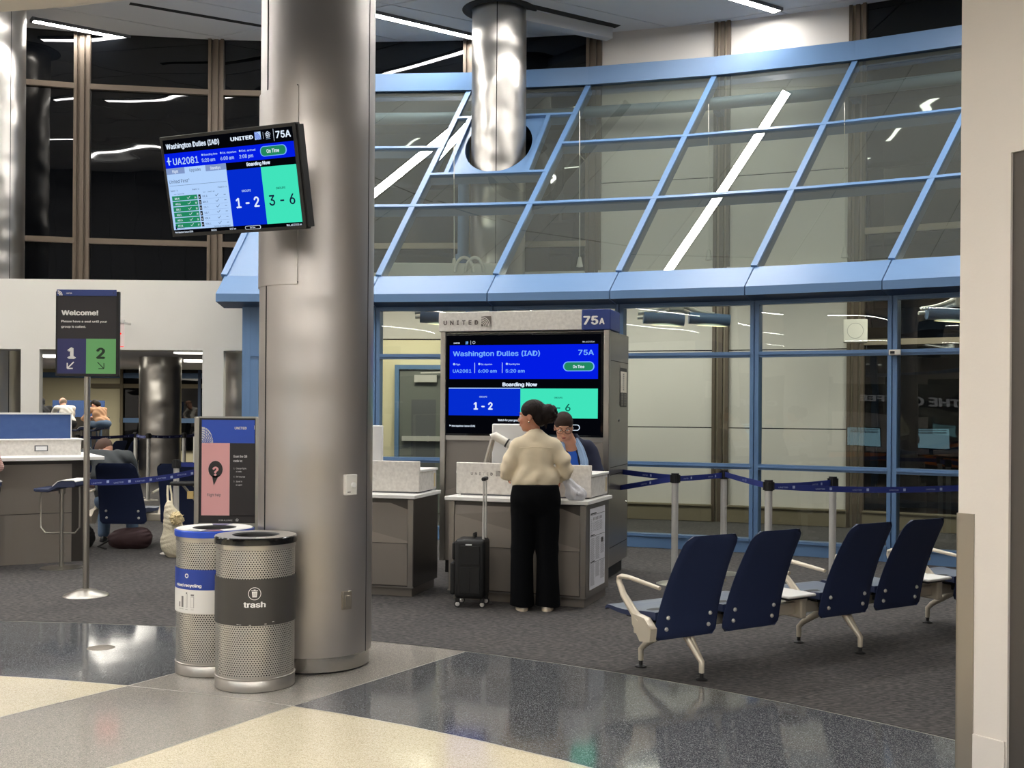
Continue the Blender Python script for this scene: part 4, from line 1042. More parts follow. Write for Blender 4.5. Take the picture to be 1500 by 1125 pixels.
g.text('UNITED', X(665), Z(503.6), .017, 's_white', 'l', .03); g.emblem(X(683), Z(504.5), .026, 's_sky', 's_black'); g.rect(X(690.6), Z(505), X(691), Z(499), 's_white', 2); g.ring(X(695.5), Z(502), .012, .003, 's_white', 2)
g.text('Mon, Jul 13 5:31 am', X(871), Z(503.4), .017, 's_white', 'r', .01, cond=.72)
R4(659, 506, 876, 556, 's_blue')
g.text('Washington Dulles (IAD)', X(664), Z(522), .064, 's_sky', 'l', .02, W=129 / 247 * TWW)
g.text('75A', X(870), Z(521.5), .066, 's_sky', 'r', .02, W=X(870) - X(848))
for x, s, v in ((664, 'Flight', 'UA2081'), (702, 'Est. departure', '6:00 am'), (743, 'Boarding time', '5:20 am')):
    g.text(s, X(x + 4.5), Z(535.5), .021, 's_lblue', 'l', .02, cond=.85); g.disc(X(x + 1.8), Z(534), .011, 's_lblue', 2, 12); g.text(v, X(x), Z(546.5), .042, 's_sky', 'l', .02, W=X(x + 28) - X(x))
for x in (697, 738): g.rect(X(x) - .003, Z(547), X(x) + .003, Z(532), 's_lblue', 2)
g.rrect(X(826.5), Z(545), X(871), Z(531), .045, 's_sky', 2); g.rrect(X(828), Z(543.9), X(869.5), Z(532.1), .038, 's_green', 3); g.text('On Time', X(848.7), Z(540.3), .036, 's_white', 'c', .03, cond=.8, lift=4)
g.text('Boarding Now', X(764), Z(566.6), .046, 's_white', 'c', .05, W=X(790) - X(739))
R4(658, 570, 765, 610, 's_blue2'); R4(658, 569, 765, 570.4, 's_lblue', 2); R4(765, 570, 876, 613, 's_teal')
g.text('GROUPS', X(710), Z(583.5), .020, 's_lblue', 'c', .02); g.text('1 - 2', X(710), Z(601), .092, 's_white', 'c', .045, W=X(724.5) - X(696))
g.text('GROUPS', X(820), Z(584.3), .020, 's_tealdk', 'c', .02); g.text('3 - 6', X(820), Z(602.5), .092, 's_tealdk', 'c', .02, W=X(836) - X(801))
g.text('Watch for your group', X(732), Z(618), .026, 's_white', 'l', .03, cond=.85)
g.text('Next departure: Cancun (CUN)', X(663), Z(627), .023, 's_white', 'l', .03, cond=.74); g.poly([(X(659.5), Z(626.6)), (X(662), Z(625.2)), (X(659.5), Z(623.8))], 's_white')
g.rrect(X(823), Z(630.5), X(851), Z(622), .027, 's_white', 2); g.rrect(X(824), Z(629.7), X(850), Z(622.8), .022, 's_black', 3); g.text('On Time', X(838), Z(627.6), .018, 's_white', 'c', .02, cond=.8, lift=4)
g.build('screen_image', scr)
hd = MB().box(-.012, TWW * .845, -.03, .40, 2.335, 2.52).build('header_sign', 'quartz', T, bevel=.006)
mat('sign_blue', (34, 58, 128), .4); mat('let_taupe', (112, 104, 98), .4)
hb = MB().box(TWW * .845, TWW + .012, -.034, .40, 2.333, 2.522).build('gate_number_box', 'sign_blue', T, bevel=.006)
g = Gfx(-.036); x = X(651)
for ch in 'UNITED':
    g.text(ch, x, 2.398, .056, 'let_taupe', 'l', bold=.05); vs, fs, a, b = text_mesh(ch, .05); x += (b - a) * .056 / .72 + .030
g.emblem(x + .0, 2.378, .098, 'let_taupe', 'quartz'); g.build('lettering', hd)
g = Gfx(-.040); vs, fs, a_, b_ = text_mesh('75', .05); k_ = .13 / ((b_ - a_) / .72); g.text('75', TWW * .853, 2.383, .104, 'bt_white', 'l', .05, W=.145); g.text('A', TWW * .853 + .152, 2.383, .076, 'bt_white', 'l', .05, cond=.95); g.build('lettering', hb)
# notice holder on the side of the tower
g = Gfx(0); mat('holder', (44, 42, 42), .5); mat('paper2', (226, 218, 202), .6); mat('ink_', (50, 48, 46), .6)
g.rect(.48, 1.62, .80, 2.0, 'holder', 1); g.rect(.49, 1.76, .79, 1.965, 'paper2', 2); 
for k in range(9): g.rect(.60, 1.785 + .019 * k, .66, 1.792 + .019 * k, 'ink_', 3)
for k in range(11): g.rect(.53, 1.63 + .0115 * k, .62, 1.635 + .0115 * k, 'let_mid', 3); g.rect(.67, 1.63 + .0115 * k, .76, 1.635 + .0115 * k, 'let_mid', 3)
o = g.build('notice_holder', T); o.location = (TWW + .002, 0, 0); o.rotation_euler = (0, 0, PI / 2)
for yy, zz in ((.42, 1.49), (.80, .68)): MB().lathe([(.001, .012), (.010, .010), (.012, 0)], 14, T=tr(TWW, yy, zz) @ Matrix.Rotation(PI / 2, 4, 'Y')).build('lock', 'chrome', T, smooth=True)

# ------------------------------------------------------------------ flight display on the column
mp_ = Vector((-1.587, 6.326, 2.859))
mo = thing('flight_display', 'tilted flight display screen mounted on the big steel column', 'screen', mp_)
mo.rotation_mode = 'XYZ'
Rm = Matrix.Rotation(-.458, 4, 'Z') @ Matrix.Rotation(.215, 4, 'X') @ Matrix.Rotation(.013, 4, 'Y')
mo.rotation_euler = Rm.to_euler('XYZ')
hw, hh = .48, .285
MB().box(-hw, hw, 0, .045, -hh, hh).build('case', 'black', mo, bevel=.004)
MB().box(-.20, .20, .045, .075, -.16, .16).build('mount_plate', 'black', mo)
MB().box(hw - .0, hw + .012, .012, .06, -hh + .01, hh - .01).build('side_cover', 'black', mo)
# bracket to the column: from the back of the screen to the cladding
ic = Rm.inverted() @ (Vector((cx1, cy1, 2.80)) - mp_)
dd = Vector((ic.x, ic.y, 0)).normalized(); far_ = Vector((ic.x, ic.y, ic.z)) - dd * .335
MB().bar((0, .06, -.02), (far_.x, far_.y, far_.z), .09, .09, up=(0, 0, 1)).build('bracket_arm', 'black', mo)
g = Gfx(0)
def U(u): return -hw + 2 * hw * u
def V(v): return hh - 2 * hh * v
g.rect(U(.022), V(.965), U(.978), V(.035), 's_black', .6)
g.text('Washington Dulles (IAD)', U(.045), V(.125), .038, 's_white', 'l', .035, W=.405 * .96)
g.text('UNITED', U(.535), V(.112), .027, 's_white', 'l', .05, W=.165 * .96); g.emblem(U(.712), V(.125), .042, 's_lblue', 's_blue2')
g.rect(U(.772), V(.125), U(.7735), V(.06), 's_white', 2)
for k in range(5):
    a = math.radians(90 + 72 * k); g.ring(U(.805) + .011 * math.cos(a), V(.088) + .011 * math.sin(a), .006, .0025, 's_white', 2, 10)
g.rect(U(.79), V(.128), U(.82), V(.125), 's_lblue', 2)
g.rect(U(.845), V(.155), U(.847), V(.04), 's_white', 2); g.text('75A', U(.965), V(.128), .050, 's_white', 'r', .03, W=.105 * .96)
g.rect(U(.022), V(.315), U(.978), V(.17), 's_blue', 1)
g.text('UA2081', U(.085), V(.285), .052, 's_lblue', 'l', .02, W=.195 * .96)
g.poly([(U(.035), V(.245)), (U(.045), V(.25)), (U(.05), V(.285)), (U(.058), V(.285)), (U(.058), V(.252)), (U(.075), V(.245)), (U(.058), V(.238)), (U(.058), V(.205)), (U(.05), V(.205)), (U(.045), V(.238))], 's_lblue', 2)
for x, s, v in ((.305, 'Boarding time', '5:20 am'), (.445, 'Est. departure', '6:00 am'), (.585, 'Est. arrival', '2:08 pm')):
    g.disc(U(x + .008), V(.213), .006, 's_lblue', 2, 10); g.text(s, U(x + .02), V(.223), .014, 's_lblue', 'l', .02, W=.102 * .96); g.text(v, U(x), V(.283), .026, 's_lblue', 'l', .02, W=.10 * .96)
g.rrect(U(.738), V(.288), U(.925), V(.192), .026, 's_sky', 2); g.rrect(U(.744), V(.282), U(.919), V(.198), .022, 's_green', 3); g.text('On Time', U(.83), V(.258), .028, 's_white', 'c', .03, cond=.8, lift=4)
g.rect(U(.022), V(.93), U(.478), V(.315), 's_pale', 1)
g.rect(U(.022), V(.375), U(.165), V(.315), 's_grey', 2); g.rect(U(.325), V(.375), U(.478), V(.315), 's_grey', 2)
g.text('Flight', U(.093), V(.363), .022, 's_white', 'c', .02, cond=.8, lift=3); g.text('Upgrades', U(.246), V(.363), .024, 's_ink', 'c', 0, cond=.8, lift=3); g.text('Standbys', U(.40), V(.363), .022, 's_white', 'c', .02, cond=.8, lift=3)
g.text('United First', U(.035), V(.465), .028, 's_ink', 'l', 0, W=.145 * .96); g.ring(U(.188), V(.437), .004, .0012, 's_ink', 2, 10)
g.rect(U(.035), V(.4905), U(.468), V(.488), 's_ink', 2)
g.text('Capacity = 20', U(.035), V(.545), .011, 's_ink', 'l', 0, cond=.8); g.text('Booked = 16', U(.205), V(.545), .011, 's_ink', 'l', 0, cond=.8); g.text('Checked In = 16', U(.468), V(.545), .011, 's_ink', 'r', 0, cond=.8)
g.text('Name     Checked In  Seat', U(.06), V(.578), .008, 's_ink', 'l', 0, cond=.8); g.text('Name         Checked In   Seat', U(.285), V(.578), .008, 's_ink', 'l', 0, cond=.8)
NM = [('KIN, N.', 'CHE, R.'), ('HOO, K.', 'KEN, D.'), ('SER, S.', 'COL, T.'), ('GER, E.', 'SUR, T.'), ('HOP, N.', 'POR, G.'), ('FIT, M.', 'DOM, J.')]
def tick(u, v, m_, l): g.line([(U(u), V(v)), (U(u + .008), V(v + .012)), (U(u + .024), V(v - .012))], .0022, m_, l)
for k, (a, b) in enumerate(NM):
    v0 = .592 + .0545 * k
    g.rect(U(.040), V(v0 + .047), U(.236), V(v0), 's_green', 2); g.text(a, U(.062), V(v0 + .035), .014, 's_white', 'l', .02, cond=.8, lift=3); tick(.158, v0 + .022, 's_white', 3)
    g.text('3%s' % 'ABCDEF'[k], U(.215), V(v0 + .035), .013, 's_white', 'l', .02, cond=.8, lift=3)
    g.rect(U(.244), V(v0 + .047), U(.262), V(v0 + .002), 's_black', 2); g.text(str(k + 1), U(.253), V(v0 + .036), .015, 's_white', 'c', .02, lift=3)
    g.text(b, U(.275), V(v0 + .032), .014, 's_ink', 'l', 0, cond=.8); tick(.372, v0 + .018, 's_ink', 2); g.rect(U(.436), V(v0 + .022), U(.452), V(v0 + .018), 's_ink', 2)
    g.rect(U(.275), V(v0 + .049), U(.462), V(v0 + .0475), 's_grey', 2)
g.rect(U(.038), V(.925), U(.05), V(.90 - .01), 's_ink', 2); g.text('= Upgraded', U(.057), V(.918), .012, 's_ink', 'l', 0, cond=.8); g.text('See mobile app for full upgrades list', U(.46), V(.925), .010, 's_ink', 'r', 0, cond=.72)
g.text('Boarding Now', U(.715), V(.362), .025, 's_white', 'c', .05, W=.17 * .96)
g.rect(U(.478), V(.93), U(.728), V(.385), 's_blue2', 1); g.rect(U(.728), V(.93), U(.978), V(.385), 's_teal', 1)
g.text('GROUPS', U(.605), V(.605), .016, 's_lblue', 'c', .02); g.text('1 - 2', U(.605), V(.755), .075, 's_white', 'c', .03, W=.17 * .96)
g.text('GROUPS', U(.853), V(.605), .016, 's_tealdk', 'c', .02); g.text('3 - 6', U(.853), V(.755), .078, 's_ink', 'c', .02, W=.185 * .96)
g.text('Next departure: Cancun (CUN)', U(.03), V(.962), .013, 's_white', 'l', .02, cond=.74); g.text('UA1216', U(.31), V(.962), .013, 's_white', 'l', .02, cond=.8); g.text('10:27 am', U(.45), V(.962), .013, 's_white', 'l', .02, cond=.8)
g.rrect(U(.565), V(.970), U(.68), V(.936), .009, 's_white', 2); g.rrect(U(.568), V(.967), U(.677), V(.939), .008, 's_black', 3); g.text('On Time', U(.622), V(.96), .012, 's_white', 'c', .02, cond=.8, lift=4)
g.text('Mon, Jul 13 5:31 am', U(.972), V(.962), .015, 's_white', 'r', .01, cond=.72)
g.build('screen_image', mo)

# ------------------------------------------------------------------ welcome sign on a pole
wp = P(123.5, 873, 0)
W_ = thing('welcome_sign', 'black welcome sign with blue 1 and green 2 fields on steel pole', 'sign', (wp.x + .012, wp.y, 0), 0)
MB().lathe([(.001, 0), (.185, 0), (.187, .006), (.18, .014), (.08, .052), (.04, .064), (.001, .064)], 48).build('base', 'satin', W_, smooth=True)
MB().cyl(.0255, .05, 2.5, 24).build('pole', 'satin', W_, smooth=True, angle=50)
def WX(px): return (px - 127.3) / 1650 * 9.42
def WZ(py): return 1.6 + (594 - py) / 1650 * 9.42
case = MB().box(WX(84), WX(176.7), -.055, -.02, WZ(552), WZ(428)).build('sign_case', 'black', W_, bevel=.003)
MB().box(WX(86), WX(173), -.062, -.055, WZ(434.5), WZ(425.5)).build('header_strip', 'sign_blue2' if False else 'sign_blue', case)
mat('wl_black', (36, 33, 38), .5); mat('wl_blue', (40, 44, 100), .5); mat('wl_green', (108, 178, 112), .5); mat('wl_text', (244, 243, 240), .6); mat('wl_gdk', (18, 44, 24), .6)
g = Gfx(-.055)
g.rect(WX(87), WZ(549), WX(172.5), WZ(435), 'wl_black'); g.rect(WX(87), WZ(548), WX(129), WZ(497), 'wl_blue', 2); g.rect(WX(129), WZ(548), WX(172.5), WZ(497), 'wl_green', 2)
g.text('Welcome!', WX(92.5), WZ(462.5), .054, 'wl_text', 'l', .05, W=54 / 1650 * 9.42)
g.text('Please have a seat until your', WX(92.5), WZ(473.2), .024, 'wl_text', 'l', .03, W=67 / 1650 * 9.42); g.text('group is called.', WX(92.5), WZ(481), .024, 'wl_text', 'l', .03, W=36 / 1650 * 9.42)
g.text('1', WX(108), WZ(525.5), .118, 'wl_text', 'c', .07, lift=3); g.text('2', WX(150.5), WZ(525.5), .118, 'wl_gdk', 'c', .05, lift=3, W=.075)
def arrow(cx, cz, s, sg, m_):
    g.line([(cx + sg * -s, cz + s), (cx + sg * s, cz - s)], .007 if m_ == 'wl_gdk' else .011, m_, 3); g.line([(cx + sg * s, cz + s * .7), (cx + sg * s, cz - s)], .007 if m_ == 'wl_gdk' else .011, m_, 3); g.line([(cx - sg * s * .7, cz - s), (cx + sg * s, cz - s)], .007 if m_ == 'wl_gdk' else .011, m_, 3)
arrow(WX(106.5), WZ(535.8), .027, -1, 'wl_text'); arrow(WX(150.5), WZ(535.8), .027, 1, 'wl_gdk')
g.build('lettering', case)
g = Gfx(-.0625); g.text('UNITED', WX(100), WZ(431.7), .013, 'wl_text', 'l', .03); 
for k in range(3): g.ring(WX(87) + .002, WZ(434), .018 + .010 * k, .006, 'wl_text', 2, 10, 0, 88)
g.disc(WX(169), WZ(430), .004, 'wl_black', 2, 10); g.build('lettering', case)

# ------------------------------------------------------------------ flight help sign
S = thing('help_sign', 'upright flight help sign with blue header and pink field behind the bins', 'sign', (0, 9.95, 0), 0)
def SX(px): return (px - 750) / 1650 * 9.95
def SZ(py): return 1.6 + (595 - py) / 1650 * 9.95
x0, x1 = SX(293.5), SX(375.5); S.location.x = (x0 + x1) / 2; sx = lambda px: SX(px) - (x0 + x1) / 2
for px in (289.5, 379): MB().box(sx(px) - .022, sx(px) + .022, -.022, .022, 0.01, SZ(611)).build('post', 'satin', S, bevel=.004)
MB().box(sx(286), sx(382), -.2, .2, 0, .012).build('base_plate', 'satin', S)
MB().box(sx(292), sx(377), -.018, .018, SZ(612.5), SZ(610)).box(sx(292), sx(377), -.018, .018, SZ(771), SZ(766)).build('frame_bar', 'satin', S)
pn = MB().box(sx(293), sx(376), -.012, .012, SZ(766), SZ(612.5)).build('panel', 'wl_black', S)
mat('h_blue', (46, 88, 204), .4); mat('h_pink', (252, 186, 186), .45); mat('h_black', (42, 38, 40), .45); mat('h_white', (238, 236, 236), .5)
g = Gfx(-.012)
g.rect(sx(296.5), SZ(649), sx(374), SZ(615), 'h_blue'); g.rect(sx(296.5), SZ(755), sx(337.7), SZ(649), 'h_pink'); g.rect(sx(337.7), SZ(756), sx(374), SZ(649), 'h_black'); g.rect(sx(296.5), SZ(765), sx(374), SZ(755), 'h_black')
# striped globe clipped at the panel edge
gx, gz, gr = sx(296.6), SZ(649), .135
gr = .105; gx += .0
g.poly([(gx, gz)] + [(gx + gr * .95 * math.cos(math.radians(a_)), gz + gr * 1.35 * math.sin(math.radians(a_))) for a_ in range(0, 91, 6)], 'h_white', 2)
for k in range(1, 7):
    rr_ = gr * k / 7.0; g.line([(gx + rr_ * 1.0 * math.cos(math.radians(a_)), gz + rr_ * 1.35 * math.sin(math.radians(a_))) for a_ in range(0, 91, 10)], .0045, 'h_blue', 3)
for k in range(5): g.line([(gx + .016 * k, gz), (gx + .035 + .02 * k, gz + .05), (gx + .03 + .014 * k, gz + .14 - .02 * k)], .004, 'h_blue', 3)
g.text('UNITED', sx(344.5), SZ(628.8), .031, 'h_white', 'l', .045, cond=.93); g.rect(sx(373.2), SZ(629), sx(373.8), SZ(623), 'h_white', 2)
g.disc(sx(317), SZ(687.5), .075, 'h_black', 2, rx=.063); g.poly([(sx(312), SZ(697)), (sx(322), SZ(696)), (sx(314.5), SZ(711))], 'h_black', 2)
g.text('?', sx(317), SZ(696.5), .104, 'h_pink', 'c', .05, lift=3)
g.text('Flight help', sx(305), SZ(727), .036, 'h_black', 'l', 0, cond=.72)
for s, px, py, sz, b in (('Scan the QR', 343, 670, .028, .03), ('code to:', 343, 676.5, .028, .03), ('1.', 343.5, 687, .018, 0), ('Change flights', 347, 687, .018, .01), ('or seats', 347, 691.5, .018, .01), ('2.', 343.5, 699, .018, 0),
                         ('Get bag tags', 347, 699, .018, .01), ('3.', 343.5, 706, .018, 0), ('Speak to', 347, 706, .018, .01), ('an agent', 347, 711, .018, .01)): g.text(s, sx(px), SZ(py), sz, 'h_white', 'l', b, cond=.78)
g.text('STAR ALLIANCE', sx(322), SZ(763), .018, 'h_white', 'l', 0, cond=.9)
for k in range(5):
    a = math.radians(90 + 72 * k); g.ring(sx(349) + .009 * math.cos(a), SZ(761.5) + .009 * math.sin(a), .005, .002, 'h_white', 2, 8)
g.build('lettering', pn)

# ------------------------------------------------------------------ belt barriers
mat('belt_blue', (30, 46, 124), .6); mat('belt_print', (170, 184, 222), .6); mat('belt_dark', (22, 28, 78), .65)
def belt_mesh(a, b, sag=.02, w=.05, n=14, prints=4, name='belt', par=None, m_='belt_blue'):
    a, b = Vector(a), Vector(b); m = MB(); d = (b - a); s = Vector((d.y, -d.x, 0)).normalized()
    if s.y > 0: s = -s
    pt = lambda f: a + d * f + Vector((0, 0, -sag * 4 * f * (1 - f)))
    for k in range(n):
        p, q = pt(k / n), pt((k + 1) / n)
        m.add([p - Vector((0, 0, w / 2)) + s * .001, q - Vector((0, 0, w / 2)) + s * .001, q + Vector((0, 0, w / 2)) + s * .001, p + Vector((0, 0, w / 2)) + s * .001,
               p - Vector((0, 0, w / 2)) - s * .001, q - Vector((0, 0, w / 2)) - s * .001, q + Vector((0, 0, w / 2)) - s * .001, p + Vector((0, 0, w / 2)) - s * .001],
              [(0, 1, 2, 3), (7, 6, 5, 4), (0, 4, 5, 1), (3, 2, 6, 7)])
    L = d.length; e = d.normalized()
    if e.x < 0: e = -e
    for k in range(prints):
        f = (k + .5) / prints; p = pt(f) + s * .0022
        Tm = Matrix(((e.x, -s.x, 0, p.x), (e.y, -s.y, 0, p.y), (e.z, 0, 1, p.z), (0, 0, 0, 1)))
        vs, fs, x0_, x1_ = text_mesh('UNITED', .02); kk = .017 / .72
        m.add([((v[0] - x0_) * kk * 1.3 - .075, 0, v[1] * kk - .0085) for v in vs], fs, 1, Tm); m.box(.045, .066, -.0006, 0, -.011, .011, 1, Tm)
    return m.build(name, [m_, 'belt_print'], par)
def post(label, x, y, D_=0, mm='alu_bright', group='belt barrier posts', belt_to=None, h=1.0, prints=4, sag=.02, bm='belt_blue', r=.031):
    t = thing('barrier_post', label, 'barrier', (x, y, 0), 0, group)
    MB().lathe([(.001, 0), (.165, 0), (.168, .005), (.15, .012), (.04, .028), (.001, .028)], 36).build('base', 'satin', t, smooth=True)
    MB().cyl(r, .02, h - .07, 20).build('pole', mm, t, smooth=True, angle=50)
    MB().cyl(r + .005, h - .075, h + .015, 20).box(-.014, .014, -.046, .046, h - .07, h).box(-.046, .046, -.014, .014, h - .07, h).build('belt_head', 'black', t, smooth=True, angle=40)
    if belt_to is not None:
        belt_mesh((0, 0, h - .035), (belt_to[0] - x, belt_to[1] - y, (belt_to[2] if len(belt_to) > 2 else h) - .035), sag, par=t, prints=prints, m_=bm)
    return t
pA, pB, pC, pD = P(989, 694, 1.01), P(1060.5, 689, 1.01), P(1126, 704, 1.01), P(1220, 699, 1.01)
post('silver barrier post nearest the gate tower with belt running to it', pA.x, pA.y, belt_to=(1.05, 10.94, .87), prints=1, sag=.0)
post('second silver barrier post from the gate tower in front of blue frame', pB.x, pB.y, belt_to=(pA.x, pA.y), prints=2, sag=.005)
post('third silver barrier post with a belt running off behind the right wall', pC.x, pC.y, belt_to=(4.05, 9.85 - .3), prints=6, sag=.03)
post('fourth silver barrier post behind the third navy seat', pD.x, pD.y, belt_to=(pC.x, pC.y), prints=2, sag=.01)
o = belt_mesh((pB.x, pB.y, .975), (pC.x, pC.y, .965), 0.004, prints=1, name='barrier_belt'); tag(o, 'short navy belt between the second and third silver posts', 'belt')
o = belt_mesh((1.08, 11.05, .985), (pA.x, pA.y, .975), 0.004, prints=1, name='barrier_belt'); tag(o, 'navy belt from behind the gate tower to the nearest silver post', 'belt')
p = P(257.5, 811, 0); post('silver barrier post beside the cream bag left of the help sign', p.x, p.y, belt_to=(-2.6, 12.6), prints=2, sag=.01)
MBb = belt_mesh((wp.x + .04, wp.y, .955), (SX(288), 9.94, 1.02), .03, prints=5, name='barrier_belt'); tag(MBb, 'blue belt from the welcome sign pole to the flight help sign', 'belt')
for i, (px, D) in enumerate(((199, 19.5), (218, 19.0), (270, 19.5), (286, 20.5), (114, 18.0))):
    q = PD(px, 600, D); nx = PD((218, 270, 286, 300, 199)[i], 600, (19.0, 19.5, 20.5, 19, 19.5)[i])
    post(['grey barrier post in front of the far column, left one', 'grey barrier post in front of the far column, right one', 'grey barrier post right of the far column', 'grey barrier post nearest the help sign top far behind', 'grey barrier post under the far white stool seat'][i],
         q.x, q.y, belt_to=(nx.x, nx.y), prints=3, h=1.12, bm='belt_dark', group='far belt barrier posts')

# ------------------------------------------------------------------ left work counter, stools
wr = Vector((-4.49, 11.5, 0)); wa = math.atan2(.5, .865)
Wk = thing('work_counter', 'long work counter with blue divider at the left edge', 'counter', wr, wa)
MB().box(-3.2, 0, 0, .9, 0, 1.04).build('carcass', 'laminate_side', Wk)
for z0, z1 in ((.0, .50), (.507, 1.0)): MB().box(-3.2, 0, -.012, 0, z0, z1).build('front_panel', 'laminate', Wk)
MB().box(-3.2, .12, .002, .9, 0, 1.04).build('end_panel', 'laminate_side', Wk)
MB().box(-3.3, .28, -.22, .95, 1.045, 1.082).build('worktop', 'white_top', Wk, bevel=.006)
MB().box(-3.2, .12, .2, .62, 1.082, 1.235).build('power_box', 'quartz', Wk); MB().box(-3.2, .145, .19, .63, 1.235, 1.25).build('box_cap', 'white_top', Wk, bevel=.004)
dv = MB().box(-3.2, .04, .36, .42, 1.25, 1.50).build('divider_screen', 'blue_felt', Wk); MB().box(-3.2, .05, .35, .43, 1.50, 1.518).box(.04, .05, .35, .43, 1.25, 1.518).build('divider_trim', 'white_top', dv)
sk = MB().box(-.33, -.20, .192, .2, 1.125, 1.185).build('socket', 'grey_plastic', Wk, bevel=.003); MB().box(-.318, -.212, .189, .192, 1.135, 1.175).build('socket_face', 'white', sk)
def stool(label, x, y, rot, group='bar stools', z=.80):
    t = thing('bar_stool', label, 'stool', (x, y, 0), rot, group)
    MB().lathe([(.001, 0), (.20, 0), (.20, .008), (.05, .016), (.001, .018)], 36).build('base', 'satin', t, smooth=True)
    MB().cyl(.019, .012, z - .03, 18).cyl(.032, z - .07, z - .02, 18).build('pole', 'satin', t, smooth=True, angle=50)
    prof = [(-.20, -.005), (-.185, -.01), (-.06, -.012), (-.02, .01), (.03, .055), (.07, .066), (.19, .066), (.205, .055), (.205, .02), (.19, .005), (.03, -.0), (-.06, -.045), (-.18, -.04), (-.20, -.03)]
    m = MB(); m.prism([(a, z + b) for a, b in prof][::-1], -.19, .19, 'y'); m.build('seat', 'navy', t, bevel=.006)
    top = [(-.02, .012), (.03, .058), (.07, .069), (.19, .069), (.207, .056), (.205, .05), (.19, .063), (.07, .062), (.035, .052), (-.015, .005)]
    m = MB(); m.prism([(a, z + b + .006) for a, b in top][::-1], -.194, .194, 'y'); m.build('seat_edge', 'white_top', t)
    m = MB(); L = [(-.19, z - .02), (-.205, z - .1), (-.205, z - .40), (-.16, z - .455), (.13, z - .455), (.175, z - .40), (.175, z - .1), (.17, z - .0)]
    for yy in (-.0,): m.tube([(a, yy, b) for a, b in L], .009, 8)
    m.build('footrest', 'satin', t, smooth=True); return t
sp = P(90, 832, 0); stool('white-edged bar stool left of the welcome sign pole', sp.x, sp.y, 0.0)
stool('white-edged bar stool at the left picture edge under the striped shirt', sp.x - .69, sp.y - .42, 0.0)
for i, (px, D) in enumerate(((113, 26.5), (138, 26.5))):
    q = PD(px, 600, D); stool(['far white bar stool seat under the man in the white shirt', 'far white bar stool seat under the person in the tan top'][i], q.x + .1, q.y, 0, 'far bar stools', 1.03)
q = PD(95, 600, 27.3); t = thing('work_counter', 'far work counter with blue divider beyond the bulkhead', 'counter', (q.x, 28.2, 0))
MB().box(-.75, .55, 0, .6, 0, 1.3).build('carcass', 'laminate_side', t); MB().box(-.75, .55, .2, .26, 1.3, 1.72).build('divider_screen', 'blue_felt', t)
# backrest of far chairs etc. is given by the far seating row

# ------------------------------------------------------------------ counter-top equipment
q = PD(741, 650, 9.62); t = thing('computer_monitor', 'white back of a computer monitor standing on the gate counter', 'monitor', (q.x + .02, q.y, .866), math.radians(-8))
MB().box(-.14, .24, 0, .035, .23, .50 + .10).build('case', 'white', t, bevel=.01); MB().box(-.03, .11, .02, .05, .02, .25).build('neck', 'white', t); MB().box(-.08, .16, -.05, .14, 0, .02).build('foot', 'white', t, bevel=.004)
q = PD(560, 650, 9.85); t = thing('computer_monitor', 'white monitor back on the left counter half hidden by the big column', 'monitor', (q.x, q.y, .866), math.radians(-12))
MB().box(-.42, 0, 0, .035, .24, .575).build('case', 'white', t, bevel=.01); MB().box(-.28, -.16, .02, .05, .02, .26).build('neck', 'white', t); MB().box(-.33, -.11, -.05, .14, 0, .02).build('foot', 'white', t, bevel=.004)
q = PD(707, 678, 9.5); t = thing('scanner_arm', 'cream jointed scanner arm on the gate counter left of the woman', 'scanner', (q.x, q.y + .05, .866))
MB().tube([(-.0, 0, 0), (.0, 0, .2), (.075, 0, .47)], .014, 8).tube([(.03, .03, 0), (.03, .03, .2), (.095, .03, .47)], .010, 8).build('stand', 'satin', t, smooth=True)
h = MB().tube([(.07, 0, .485), (.10, 0, .50), (.30, -.03, .385)], [.030, .036, .036], 12).build('arm', 'offwhite', t, smooth=True)
MB().tube([(.20, -.015, .442), (.212, -.017, .435)], .040, 12).tube([(.27, -.025, .402), (.29, -.028, .39)], .038, 12).build('ring', 'black', h, smooth=True)
# roller suitcase
q = P(684, 891, 0); sc_ = thing('suitcase', 'black upright roller suitcase with raised handle beside the woman', 'suitcase', (q.x + .02, q.y + .0, 0), math.radians(-8))
MB().box(-.125, .125, -.02, .24, .075, .55).build('body', 'case_black', sc_, bevel=.035, seg=4)
MB().box(-.165, -.12, .02, .20, .10, .36).box(-.150, -.12, .02, .20, .38, .52).build('pocket', 'case_black', sc_, bevel=.02, seg=3)
MB().box(-.075, .085, -.032, -.018, .12, .33).box(-.075, .085, -.030, -.018, .35, .50).box(.0, .006, -.036, -.03, .14, .30).build('side_pocket', 'case_black', sc_, bevel=.006)
MB().box(-.03, .02, -.034, -.029, .505, .515).build('badge', 'white', sc_)
MB().tube([(.02, .08, .55), (.02, .08, .585), (.02, .16, .585), (.02, .16, .55)], .011, 8).build('carry_handle', 'case_black', sc_, smooth=True)
hd_ = MB()
for y in (.05, .17): hd_.tube([(.10, y, .52), (.10, y, .80)], .0095, 10).tube([(.10, y, .80), (.10, y, 1.03)], .0075, 10)
hd_ = hd_.build('trolley_handle', 'alu_bright', sc_, smooth=True); MB().box(.082, .118, .035, .185, 1.015, 1.045).build('grip', 'case_black', hd_, bevel=.01)
